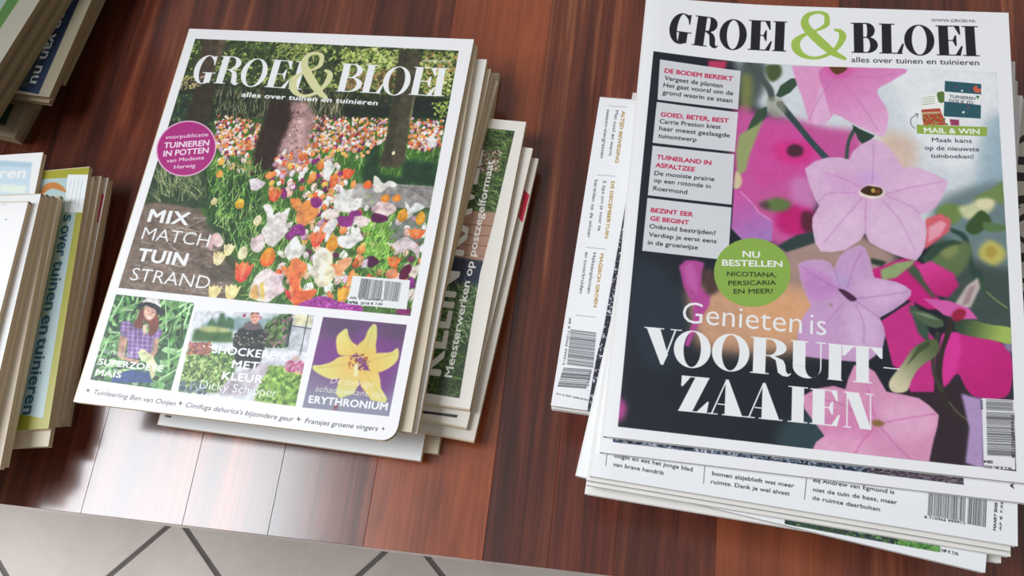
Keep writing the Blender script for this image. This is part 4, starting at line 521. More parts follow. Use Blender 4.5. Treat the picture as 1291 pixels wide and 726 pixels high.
["S",11,1500,["4e6436","7d9447","aebd6a","3a4c2c","93a654","26361f"],0.8,2.4,1.8,0,1,[3.3,6.1,204.2,7.0,203.7,50.9,5.4,46.2]],["S",12,420,["b7c46f","93a650","cdd58a","6f8840"],1,2.6,1.4,0,1,[118.5,11.0,160.2,11.0,160.0,29.6,145.4,35.5,121.9,31.6]],["S",13,300,["b9bf6e","8fa149","7a8a48","cfcf86","c69a5e"],1,2.6,1.4,0,1,[175.9,13.5,202.1,11.0,200.4,45.0,175.2,45.2]],["S",14,200,["b28a5c","8c7f4c","a39a5b","6c5a38"],1,2.4,1.6,0,1,[127.5,31.3,160.3,25.8,162.4,42.1,125.8,44.1]],["W",15,90,["26361f","3c5230","5d7440"],13,0.6,90,75,1,[41.5,13.2,84.0,12.5,80.8,28.5,51.1,27.4]],["W",16,80,["b0be62","8aa048","d0d68a","5c7438"],11,0.6,80,60,1,[67.6,10.6,100.2,11.8,100.3,24.9,70.8,23.8]],["P","4e4236",1,1,0,[14.3,8.3,31.4,8.9,29.4,31.1,29.4,44.3,16.5,45.0]],["P","6f5f48",0.7,1,0,[25.8,8.5,32.0,8.9,30.8,27.1,27.6,28.5]],["P","2a3426",1,2,0,[8.6,42.8,49.2,43.2,107.8,45.1,164.5,47.0,204.1,47.2,202.6,75.1,136.6,73.3,88.1,82.6,-4.2,85.5,5.2,56.0]],["S",17,420,["37472c","222c1e","4d5b38","5a4a34","2f3e2a"],1,3,1.6,0,0.9,[7.4,42.8,204.1,47.2,201.5,69.2,3.6,81.8]],["S",18,90,["b9a86a","c4a18c","8f9a56"],0.8,1.8,1.4,0,1,[5.5,40.3,23.3,39.3,21.4,49.9,6.7,50.7]],["W",19,90,["b9b08c","8d8a60","d8d2b0"],9,0.45,95,10,0.7,[35.3,53.0,78.5,55.0,77.4,74.0,40.7,73.1]],["W",20,110,["a8a878","8b7a50","c9c59a"],12,0.5,95,12,0.7,[95.4,50.9,132.4,53.8,134.2,72.3,99.5,73.2]],["P","202a24",1,1.5,0,[176.8,47.5,203.2,48.5,202.4,68.0,175.6,69.7]],["P","202a22",1,1.2,0,[128.8,57.8,162.9,55.8,162.7,65.6,132.0,67.5]],["S",21,60,["7f9a44","9cb257"],0.8,2,1.5,0,1,[190.0,50.5,202.4,49.8,201.3,62.0,193.6,61.3]],["P","2f3a30",1,1.5,0,[-3.3,57.8,13.7,54.3,34.9,73.5,24.0,80.5,-1.1,85.9]],["S",22,70,["3a5a38","5b7c46","27402c"],1,3,2,0,0.8,[-3.3,57.8,16.6,54.1,25.7,74.1,0.6,85.8]],["P","3a3226",1,1.5,0,[18.7,48.8,33.3,45.4,35.3,74.7,19.8,78.2]],["P","44702f",1,2,0,[39.6,73.2,200.5,63.3,201.6,113.1,167.5,115.7,117.2,133.9,84.0,176.2,47.8,145.3,43.3,104.0]],["W",23,900,["5a9440","3f6f32","82b456","2f5228","a4c870"],7,0.7,86,22,1,[42.4,101.0,203.1,78.1,201.7,113.7,146.8,120.1,79.7,159.8,56.0,150.4]],["P","234029",1,2,0,[151.7,86.9,161.2,85.0,164.4,106.0,187.5,109.0,184.4,115.0,150.3,116.4,147.0,110.8,153.5,105.7]],["P","22402c",1,2.5,0,[178.3,94.5,204.1,95.1,203.2,113.5,180.8,112.9]],["U",24,620,["e07f45","e9a070","efc3ad","f1e2dd","d95b34","e3b557","c9a0b8","f0d3c8","7c2f5c","e88a58","f3efe9"],2.0,3.2,[91.9,70.0,112.6,66.2,162.7,65.6,164.8,81.2,148.6,90.6,118.7,92.7,95.5,89.4]],["U",25,210,["e07f45","e9a070","efc3ad","f1e2dd","d95b34","e3b557","c9a0b8","f0d3c8","7c2f5c","e88a58","f3efe9"],2.0,3.4,[177.7,63.5,200.7,64.5,201.2,82.4,194.1,87.6,179.9,86.2]],["U",26,300,["e07f45","e9a070","efc3ad","f1e2dd","d95b34","e3b557","c9a0b8","f0d3c8","7c2f5c","e88a58","f3efe9"],2.0,3.4,[39.9,70.0,74.1,72.3,74.8,93.3,64.0,100.1,46.6,95.2]],["U",27,120,["e07f45","e9a070","efc3ad","f1e2dd","d95b34","e3b557","c9a0b8","f0d3c8","7c2f5c","e88a58","f3efe9"],3,4,[96.6,89.3,113.4,89.4,113.9,107.9,99.8,107.2]],["U",28,60,["e07f45","e9a070","efc3ad","f1e2dd","d95b34","e3b557","c9a0b8","f0d3c8","7c2f5c","e88a58","f3efe9"],3,4,[53.0,91.0,73.7,93.3,77.7,113.5,64.0,111.0,51.4,106.4]],["U",29,26,["e9a070","e3b557","efc3ad"],2.6,3.4,[114.0,91.8,156.0,86.6,153.7,96.2,120.6,100.9]],["P","4f4a3a",1,0.8,0,[159.5,10.4,175.0,11.6,175.9,37.0,177.4,67.7,179.9,97.3,175.4,101.8,163.4,101.4,164.0,77.6,161.9,42.1]],["P","3a3a2c",0.8,1,0,[159.5,10.4,165.3,10.8,167.8,46.8,170.8,95.0,164.0,99.0,163.9,71.6,162.2,40.9]],["P","8d8a62",0.8,0.5,0,[176.0,46.4,177.6,46.3,178.6,68.3,177.0,68.4]],["P","a98584",1,2,0,[90.9,56.2,101.3,54.4,111.8,67.5,110.7,87.2,105.5,112.7,90.5,119.7,88.3,94.8,87.8,76.4]],["P","d6b3ae",0.6,2,0,[96.4,69.7,106.2,67.8,107.1,91.1,99.9,103.0,95.2,88.2]],["S",30,130,["c9a09c","8f6a68","e0c4be","6f4c48"],0.8,2,1.4,0,0.7,[88.9,57.6,103.3,55.5,107.7,93.4,96.1,115.2,89.7,100.7]],["P","33231f",1,1.8,0,[76.1,57.1,90.6,55.0,95.3,69.8,91.4,91.5,94.1,115.9,75.9,119.6,74.7,101.8,74.6,83.5,76.1,70.9]],["Q","c","f0e3b8","d9c98c",171.1,90.9,2.6,2.9,0],["P","7b6a5e",1,1.2,0,[5.5,141.6,17.4,138.9,48.0,141.8,60.8,155.7,76.0,176.9,86.9,186.9,88.7,201.9,7.6,202.1,5.7,194.5]],["W",31,170,["a3968c","5e5048","8d7b6c","b8aca2"],14,1.3,-2,14,0.55,[13.7,145.7,54.4,144.7,78.2,185.0,82.0,199.3,11.5,198.4]],["P","4c463c",0.7,2,0,[66.8,177.7,82.6,179.1,87.1,188.0,79.5,192.0,66.6,188.8]],["P","2e4630",1,1.5,0,[7.7,113.8,45.5,112.3,62.0,139.5,53.2,140.2,10.1,137.7]],["W",32,130,["a9ad80","7f9358","c5c49a","55703c"],14,0.5,118,22,0.85,[11.0,117.2,43.2,118.5,51.6,134.5,14.8,139.7]],["P","2c4a2a",1,2,0,[45.1,118.9,84.7,114.2,95.9,158.4,88.7,169.1,73.3,167.1,56.8,153.2]],["W",33,420,["5f9440","8ab95a","3a6a30","a8c977","27492a"],10,0.8,88,26,1,[43.3,104.0,86.4,109.9,98.5,158.2,93.6,175.3,76.9,170.1,57.1,150.3]],["P","4a7035",1,2,0,[85.1,116.0,149.1,105.4,170.6,130.8,204.7,129.8,208.2,148.8,204.2,202.1,86.5,205.8,84.0,176.2,95.9,158.4]],["W",34,800,["6ba346","3f6b30","94c460","2a4a26","b5d480"],9,0.8,80,30,1,[89.3,121.6,144.9,111.5,207.2,143.4,205.2,199.9,91.0,202.7,87.9,170.3]],["P","9a9693",1,0.5,0,[150.0,114.7,177.7,113.2,203.7,112.9,203.4,128.2,200.8,128.4,153.7,132.2,146.2,127.1]],["L","6d6a6a",0.5,0.8,0.2,[172.6,114.7,199.3,115.0]],["L","6d6a6a",0.5,0.8,0.2,[176.4,114.8,200.4,117.5]],["L","6d6a6a",0.5,0.8,0.2,[180.1,114.8,201.5,119.9]],["L","6d6a6a",0.5,0.8,0.2,[183.9,114.9,202.6,122.4]],["L","6d6a6a",0.5,0.8,0.2,[187.6,115.0,203.7,124.8]],["L","6d6a6a",0.5,0.8,0.2,[191.4,115.0,204.7,127.3]],["P","b4b0ac",1,1,0,[138.8,120.7,157.0,117.0,158.0,131.8,141.0,130.9]],["P","7b837c",1,2.5,0,[171.4,139.7,202.4,131.7,201.8,155.9,193.1,158.8,177.5,151.4]],["U",35,170,["e07f45","e9a070","efc3ad","f1e2dd","d95b34","e3b557","c9a0b8","f0d3c8","7c2f5c","e88a58","f3efe9","f3efe9","f3efe9","8a2c78"],3.6,6,[91.4,91.5,115.9,92.9,143.6,105.2,144.2,132.9,133.1,155.2,114.5,122.6,94.2,130.0,89.7,100.7]],["U",36,150,["e07f45","e9a070","efc3ad","f1e2dd","d95b34","e3b557","c9a0b8","f0d3c8","7c2f5c","e88a58","f3efe9","f5f2ec","f5f2ec","e6d8dc","f0c8a8"],4,7,[125.4,121.7,164.9,129.0,204.4,128.1,203.7,165.4,202.4,198.1,106.1,198.6,115.9,173.3]],["W",38,160,["4f8436","86b85a","2f5228"],8,0.7,84,24,1,[92.1,121.3,139.6,111.9,207.2,143.4,204.8,197.9,101.0,199.6,93.3,169.8]],["W",37,200,["86c04e","5c9838","a8d668"],12,0.8,78,26,1,[160.2,144.6,178.4,143.1,183.9,175.2,170.7,176.5]],["G","f4f2ec","dcd4d0",[91.3,136.3,113.0,145.1],1,0.2,0,[91.3,136.3,92.8,134.3,96.1,134.5,98.7,138.5,100.0,141.7,102.5,139.1,105.2,139.3,109.4,135.4,109.9,140.9,110.1,146.4,113.0,145.1,114.3,146.9,111.8,153.3,108.9,158.5,105.4,163.6,100.4,162.4,97.3,158.4,94.4,153.2,96.7,147.5,95.3,142.1]],["P","c9c4c2",0.5,1,0,[96.4,146.4,97.1,140.9,99.2,145.1,103.4,149.1,106.5,144.5,105.5,153.3,104.0,160.0,99.8,151.6]],["G","e3c9cc","f0e0dc",[89.0,159.1,98.4,166.9],1,0.2,0,[89.0,159.1,91.8,157.8,95.3,154.7,99.1,161.5,98.4,166.9,95.7,168.8,91.2,167.5,89.0,163.4]],["G","f3f0ea","dfe0d2",[113.3,164.5,126.2,160.2],1,0.2,0,[113.3,164.5,114.8,161.2,116.8,156.7,119.7,155.4,123.2,160.5,126.2,160.2,127.0,164.4,124.6,169.4,121.6,172.3,117.3,171.6,113.8,167.7]],["G","f3efe8","e0d8cc",[107.9,167.1,113.2,166.7],1,0.2,0,[107.9,167.1,110.7,165.8,113.2,166.7,115.2,170.8,111.9,170.5]],["G","d98a56","ef9a4a",[115.8,143.7,128.8,133.9],1,0.2,0,[115.8,143.7,115.3,137.2,117.1,131.5,122.8,128.8,128.8,133.9,129.5,139.3,126.4,144.0,122.1,148.1,118.7,146.8]],["G","e87a3c","e9a05c",[108.0,128.9,117.6,133.7],1,0.2,0,[108.0,128.9,115.3,128.3,117.6,133.7,115.6,138.3,110.4,134.3]],["P","8c2f80",1,0.3,1,[111.5,156.1,113.5,151.6,115.7,147.6,120.7,146.6,124.0,150.7,123.6,154.5,118.4,154.4,115.2,158.5]],["S",40,20,["b04fa8","6a1f62"],0.6,1.4,1.3,0,1,[112.2,150.6,123.0,147.5,123.6,154.5,113.8,157.0]],["P","8c2f80",1,0.3,1,[122.6,127.7,128.8,127.3,130.8,131.5,127.3,134.6,123.6,132.1]],["Q","c","f2c437","d9a020",74.6,136.0,7.0,6.5,0],["Q","c","efe7c0","d6c894",90.0,146.4,6.3,7.5,0],["Q","c","e8d9a8","c9b57c",56.3,135.2,4.9,5.5,0],["Q","c","f4a92c","d9502a",103.3,171.3,11.0,13.4,0],["Q","c","f0e9c4","ece0b0",85.7,170.0,7.2,9.4,0],["Q","t","f2844a","df3a3a",89.0,182.7,12.9,15.3,0],["Q","t","f4dfa0","f0e3b8",70.4,175.0,9.4,10.4,0],["Q","t","f0e2ae","e8d9a0",75.5,168.4,8.3,9.4,0],["Q","t","f6e6a4","f2dc94",73.4,198.0,9.3,10.1,0],["Q","t","f6e6a4","f2dc94",85.2,196.9,10.7,11.1,0],["G","caa0a0","e9d6cf",[59.5,164.9,70.7,165.0],1,0.2,0,[59.5,164.9,61.2,159.3,65.0,157.3,69.4,160.8,70.7,165.0,67.8,167.4,64.0,165.6,64.2,169.9,60.6,168.1]],["Q","t","ef8a48","e04a3c",132.9,156.4,9.2,11.5,0],["Q","c","f5ae2c","e08a28",142.8,158.8,6.0,11.4,0],["G","f2ebe2","e3c9d0",[97.1,194.5,117.3,188.4],1,0.2,0,[97.1,194.5,98.0,186.0,101.8,180.4,106.7,178.9,111.5,181.7,116.8,182.2,117.3,188.4,120.3,192.3,115.3,196.9,110.3,201.5,101.7,200.3,97.6,198.6]],["P","e3b06a",1,0.6,1,[97.6,194.4,100.1,190.0,104.2,198.0,101.7,200.3,98.1,198.5]],["P","e0c050",1,0.6,0,[102.6,189.8,104.2,187.6,107.7,197.6,106.5,200.8]],["G","ee7f40","f2b07a",[113.3,176.2,132.3,191.1],1,0.2,0,[113.3,176.2,118.6,176.8,119.4,171.4,123.4,171.1,130.2,173.6,131.4,178.8,128.9,185.3,132.3,191.1,140.1,189.4,139.3,194.6,131.8,197.3,129.8,201.6,123.6,197.1,122.3,187.9,117.8,182.1]],["P","dc3a40",1,0.4,0,[119.3,191.3,123.6,193.0,127.0,198.8,122.6,197.2]],["P","dc3a40",0.7,1,0,[121.1,178.7,124.9,185.6,128.6,192.5,122.3,187.9]],["G","f1efe6","e9ddb8",[130.5,172.6,147.8,176.2],1,0.2,0,[130.5,172.6,134.7,175.3,133.1,168.1,136.7,161.4,141.2,163.2,145.1,169.1,147.8,176.2,148.9,181.3,143.8,188.0,139.4,186.3,136.2,181.5,132.5,178.7]],["P","b648a8",1,0.3,1,[131.5,200.4,133.9,197.7,139.0,197.7,142.2,194.3,149.4,194.6,153.0,197.3,153.4,201.1,132.9,201.8]],["S",41,40,["d17ac8","8c2f80","c45cb8"],0.8,1.6,1.3,0,1,[132.0,198.3,151.4,194.4,152.8,200.9,132.7,201.3]],["G","e7e4dc","f4f2ec",[138.7,133.6,156.9,125.1],1,0.2,0,[138.7,133.6,139.6,127.6,147.1,125.8,156.9,125.1,157.1,130.9,154.6,134.7,145.9,135.9]],["G","f0e4dc","e0d0c8",[134.0,137.5,144.4,139.0],1,0.2,0,[134.0,137.5,136.5,133.8,142.4,135.0,144.4,139.0,139.4,141.7,135.5,141.5]],["P","8c2f80",1,0.3,1,[142.9,141.4,145.4,138.3,149.9,138.5,151.3,134.9,156.6,133.9,158.9,136.6,154.7,140.5,153.5,145.2,147.0,145.7]],["G","e6cfcd","ecdcd8",[154.2,138.2,164.2,143.7],1,0.2,0,[154.2,138.2,159.5,137.2,166.1,139.5,164.2,143.7,159.2,145.9,155.7,142.7]],["G","e8c6c8","f2dcd8",[165.0,131.5,180.4,129.1],1,0.2,0,[165.0,131.5,168.3,126.5,174.8,126.0,180.4,129.1,179.7,133.8,174.9,137.1,167.8,134.8]],["Q","c","ef9a35","e8822c",172.2,123.9,6.5,5.8,0],["Q","c","ef8f35","e8822c",179.8,123.1,6.4,5.3,0],["G","eff0ec","dfe0e0",[185.7,125.2,195.6,125.6],1,0.2,0,[185.7,125.2,188.3,127.3,190.3,129.5,192.3,125.8,195.6,125.6,199.3,128.2,195.6,131.4,191.5,132.9,187.9,130.8]],["Q","c","eba32c","d98a28",186.0,135.0,7.5,9.1,0],["Q","c","f2ae30","e09428",198.1,136.0,6.6,9.5,0],["P","5e1c50",1,0.4,1,[165.6,137.3,167.8,134.8,175.9,136.4,176.4,139.3,171.4,141.4,166.9,140.6]],["G","f2f0ec","e0dcd8",[135.0,149.1,142.3,149.6],1,0.2,0,[135.0,149.1,137.9,142.4,142.5,140.3,144.9,143.6,142.3,149.6,140.6,156.6,138.7,158.0,138.1,152.8]],["G","f6f4f0","dedcd8",[146.6,153.8,163.6,153.5],1,0.2,0,[146.6,153.8,149.5,151.9,154.3,151.5,156.1,146.7,161.1,149.7,163.6,153.5,160.3,156.1,156.8,160.4,151.3,160.3,147.4,157.2]],["Q","c","f2a52e","e08a28",144.1,158.6,7.2,10.0,0],["Q","t","ee8550","df4c3c",133.5,155.5,9.8,11.2,0],["Q","c","f2a560","e98240",163.7,160.6,6.4,6.2,0],["P","4a1840",1,0.3,1,[168.0,166.7,171.8,164.1,177.4,167.6,175.3,170.5,172.5,172.4,168.7,170.0]],["P","ded0dc",1,0.5,0,[166.7,168.0,169.5,166.0,170.2,172.1,166.1,173.0]],["G","eadad8","d8c8cc",[178.5,154.5,201.4,155.9],1,0.2,0,[178.5,154.5,183.9,154.6,187.5,150.9,191.5,149.5,196.3,151.9,201.4,155.9,201.8,163.7,198.3,159.6,194.2,157.7,189.5,160.9,184.5,157.4]],["Q","t","f0904a","ea6c38",197.5,146.7,11.6,7.8,0],["Q","t","f0904a","ea6c38",186.6,166.7,9.4,7.6,0],["Q","c","eba07a","e98a58",187.0,175.0,9.4,6.5,0],["P","5a1238",1,0.3,1,[192.3,177.8,192.6,171.2,197.2,167.4,199.3,171.7,197.0,177.4]],["G","ecdcc8","e6d6d4",[197.6,175.1,203.5,166.9],1,0.2,0,[197.6,175.1,199.7,169.4,203.5,166.9,204.3,171.2,202.2,176.9]],["G","f1efe8","eadfb8",[131.2,173.4,148.9,176.3],1,0.2,0,[131.2,173.4,136.1,175.2,133.7,169.8,136.5,162.7,140.7,161.8,145.6,166.5,148.9,176.3,151.3,177.2,149.8,182.8,145.5,187.7,140.7,185.9,137.1,179.6,134.1,178.7]],["G","ef8a55","f3b48a",[146.3,172.0,159.1,170.9],1,0.2,0,[146.3,172.0,150.6,171.6,153.1,168.0,158.7,166.4,159.1,170.9,155.8,175.6,155.5,179.0,151.2,179.4,149.2,175.1]],["Q","t","f2b83c","e89a2c",158.4,191.9,8.4,11.7,0],["G","ef8a4a","f0b070",[159.3,176.4,164.2,179.3],1,0.2,0,[159.3,176.4,162.0,174.0,164.2,179.3,162.5,186.1,159.1,185.3]],["G","ef8a55","ea6a3c",[120.9,172.0,130.0,191.3],1,0.2,0,[120.9,172.0,127.7,172.6,130.9,176.8,127.7,181.6,130.0,191.3,140.7,190.3,138.7,196.0,134.2,199.7,128.3,202.5]],["P","a43c9c",1,0.3,1,[132.1,199.9,136.9,197.3,141.8,195.2,148.0,194.0,153.8,195.6,159.4,196.7,168.1,197.0,171.7,197.7,172.5,201.6,154.3,202.5,132.7,202.6]],["S",42,60,["d17ac8","7c2370","c45cb8"],0.7,1.5,1.3,0,1,[132.9,198.8,152.6,195.2,171.4,197.7,171.7,201.5,133.7,202.2]],["P","8c2a70",1,0.3,1,[194.0,199.3,197.7,196.8,203.0,196.8,203.2,200.5,196.4,200.6]],["P","8c2a88",1,0.3,1,[198.1,177.3,201.7,176.9,203.3,182.2,200.3,183.1]],["G","f3f1ec","dddcd4",[125.8,107.2,134.7,100.2],1,0.2,0,[125.8,107.2,127.6,102.8,126.3,99.2,129.8,99.5,132.4,102.5,134.7,100.2,133.6,105.6,132.1,109.9,132.1,114.1,128.5,113.3]],["Q","c","ef8f35","e06a30",123.4,103.7,5.9,6.2,0],["Q","t","ec6a3c","e0502c",143.5,108.0,8.6,8.2,0],["Q","c","eb9a4c","e88a40",119.9,112.4,5.8,8.2,0],["G","eae6dc","f4f2ea",[162.0,112.9,177.4,112.8],1,0.2,0,[162.0,112.9,161.5,108.3,164.7,109.6,168.9,113.4,172.3,111.1,177.4,112.8,177.0,115.4,172.2,115.7,169.2,119.6,163.9,119.5]],["Q","c","e8702c","e8582c",158.6,115.0,6.7,6.1,0],["Q","c","eb8a4c","e88a40",148.8,115.4,3.8,6.1,0],["Q","t","eb8040","e06030",135.0,113.9,6.7,11.2,0],["Q","t","ee8a4c","df5c30",109.5,97.7,6.9,7.4,0],["Q","c","e88a4c","de6a40",116.9,88.6,3.9,5.3,0],["Q","c","ee9a60","e88040",116.1,95.1,3.9,4.8,0],["G","efefe9","dcdcd6",[140.9,122.8,149.0,124.2],1,0.2,0,[140.9,122.8,141.9,118.6,145.2,120.4,149.7,118.5,149.0,124.2,147.9,128.4,139.8,131.1,137.5,129.2]],["G","efefe9","d8d6d4",[191.9,78.2,199.5,83.0],1,0.2,0,[191.9,78.2,194.3,75.9,197.8,78.9,199.5,83.0,195.2,86.0,192.9,83.5]],["G","f2eeee","cfc0c8",[76.4,117.2,87.0,122.2],1,0.2,0,[76.4,117.2,80.7,115.9,88.9,118.7,87.0,122.2,83.2,125.4,79.7,124.7]],["Q","c","f0c43a","e0a830",74.5,134.8,6.9,5.7,0],["Q","c","f2b04a","e89a3c",54.7,114.8,5.5,5.8,0],["Q","c","efc050","e8a840",53.6,105.5,4.6,5.8,0],["Q","t","ef8a4a","e04a3a",97.0,127.3,9.9,10.3,0],["Q","c","ee9a50","e08040",89.8,113.2,6.4,5.8,0],["N",6,0.075],["C3"],
["P","35633f",1,0,0,[7.3,205.9,62.4,206.5,62.8,263.9,7.4,263.0]],["C0"],
["S",50,300,["4f8a4c","79b06c","2c5636","a0c893","1e3e28","5f9a58"],1.4,4,3,70,1,[7.3,205.9,62.4,206.5,62.8,263.9,7.4,263.0]],["W",51,60,["8cc07a","b0d8a0","2a4c30"],22,1.6,62,35,1,[7.3,205.9,62.4,206.5,62.8,263.9,7.4,263.0]],["P","2e4f8a",1,0.5,0,[22.3,259.2,32.4,253.8,45.0,254.1,49.6,260.4,21.9,263.5]],["P","caa089",1,0.3,0,[18.5,232.8,24.1,233.1,24.8,238.3,25.8,246.0,36.7,247.4,35.7,250.0,24.2,247.9,21.2,246.5,20.1,243.1]],["P","caa089",1,0.3,0,[41.1,232.2,45.3,231.8,46.7,240.3,45.1,245.6,42.1,244.6,43.6,238.9]],["P","8b6aa8",1,0.3,0,[16.8,223.8,21.8,222.6,25.3,225.1,32.3,227.0,37.7,230.0,41.9,226.0,45.4,226.1,46.5,229.9,44.7,232.3,42.1,232.1,42.9,238.1,42.1,244.6,34.7,246.7,27.4,246.7,25.2,236.5,23.4,233.6,18.8,232.4,17.2,228.6]],["C1"],
["L","c9b4dc",0.5,0.7,0,[14.4,222.7,21.1,248.2]],["L","5c3f80",0.5,0.6,0,[16.0,222.5,22.7,248.0]],["L","c9b4dc",0.5,0.7,0,[17.8,222.3,24.4,247.8]],["L","5c3f80",0.5,0.6,0,[19.4,222.2,26.0,247.7]],["L","c9b4dc",0.5,0.7,0,[21.2,222.0,27.8,247.5]],["L","5c3f80",0.5,0.6,0,[22.8,221.8,29.3,247.3]],["L","c9b4dc",0.5,0.7,0,[24.6,221.6,31.1,247.1]],["L","5c3f80",0.5,0.6,0,[26.2,221.5,32.7,246.9]],["L","c9b4dc",0.5,0.7,0,[27.9,221.3,34.4,246.8]],["L","5c3f80",0.5,0.6,0,[29.5,221.1,36.0,246.6]],["L","c9b4dc",0.5,0.7,0,[31.3,220.9,37.7,246.4]],["L","5c3f80",0.5,0.6,0,[32.9,220.8,39.3,246.2]],["L","c9b4dc",0.5,0.7,0,[34.7,220.6,41.0,246.0]],["L","5c3f80",0.5,0.6,0,[36.3,220.4,42.6,245.9]],["L","c9b4dc",0.5,0.7,0,[38.0,220.3,44.3,245.7]],["L","5c3f80",0.5,0.6,0,[39.6,220.1,45.9,245.5]],["L","c9b4dc",0.5,0.7,0,[41.4,219.9,47.6,245.3]],["L","5c3f80",0.5,0.6,0,[43.0,219.8,49.2,245.2]],["L","cdbade",0.5,0.6,0,[14.8,224.0,45.7,223.5]],["L","cdbade",0.5,0.6,0,[15.7,226.7,46.5,226.2]],["L","cdbade",0.5,0.6,0,[16.5,229.4,47.3,228.9]],["L","cdbade",0.5,0.6,0,[17.4,232.2,48.1,231.6]],["L","cdbade",0.5,0.6,0,[18.3,234.9,48.9,234.3]],["L","cdbade",0.5,0.6,0,[19.1,237.6,49.7,237.0]],["L","cdbade",0.5,0.6,0,[20.0,240.3,50.5,239.6]],["L","cdbade",0.5,0.6,0,[20.8,243.0,51.3,242.3]],["L","cdbade",0.5,0.6,0,[21.7,245.6,52.1,244.9]],["C2"],
["P","e3c4ae",1,0.3,0,[31.9,224.4,34.7,223.3,35.4,228.5,35.2,231.5,33.2,228.7]],["P","7a4438",1,0.4,1,[26.6,216.1,28.9,213.2,37.5,214.1,41.5,219.9,42.8,225.9,40.6,230.5,37.3,230.0,35.9,224.0,31.6,221.8,31.7,225.3,30.5,227.2,26.4,225.9,25.4,222.4,26.8,219.6]],["P","e0b09a",1,0.2,1,[29.6,212.2,32.0,211.1,36.6,212.9,38.4,215.8,37.6,219.0,35.0,221.0,31.8,219.6,29.9,215.8]],["P","f4eeee",1,0.1,0,[31.8,217.5,34.3,218.7,36.0,218.4,35.4,219.8,33.1,219.4]],["P","4c2c28",1,0,0,[32.2,214.3,33.6,214.5,33.5,215.0,32.4,214.9]],["P","4c2c28",1,0,0,[35.6,215.0,36.7,215.3,36.7,215.8,35.6,215.6]],["P","c9866e",0.7,0,0,[34.3,215.8,35.2,216.3,34.8,217.2,34.1,216.8]],["P","2b2c38",1,0.2,0,[24.4,211.8,26.1,209.7,34.3,209.5,43.7,213.5,44.2,215.4,42.1,217.4,39.4,216.1,37.2,213.3,30.2,211.3,27.9,212.8,26.8,215.2,25.3,214.0]],["P","efe9ea",1,0.2,0,[27.0,208.4,29.5,205.8,33.0,205.2,36.8,205.7,39.0,208.6,40.6,212.5,34.5,210.4,27.0,209.8]],["P","20212c",1,0,0,[26.9,209.6,31.3,208.9,36.2,209.8,40.5,211.9,40.5,212.7,35.6,210.9,29.0,210.3]],["P","e8e4b4",1,0.4,0,[34.8,239.8,38.1,240.3,44.6,243.9,48.7,248.6,49.8,255.3,48.2,258.8,44.5,252.5,40.2,247.0,35.7,244.1]],["P","cfe0a8",1,0.4,1,[34.0,241.6,38.9,242.8,42.5,245.9,40.4,247.8,36.2,245.7]],["N",7,0.08],["C3"],
["T","l","f3f5f8","Verassend",10.5,245.5,29.9,246.0,3.43,0.85],["T","k","f3f5f8","SUPERZOETE",9.8,252.9,53.4,252.8,3.9,1],["T","k","f3f5f8","MAÏS",9.8,259.7,27.2,259.7,3.89,1],["P","dfe3ea",1,0,0,[64.3,211.0,143.2,206.6,144.6,264.4,67.6,264.1]],["C0"],
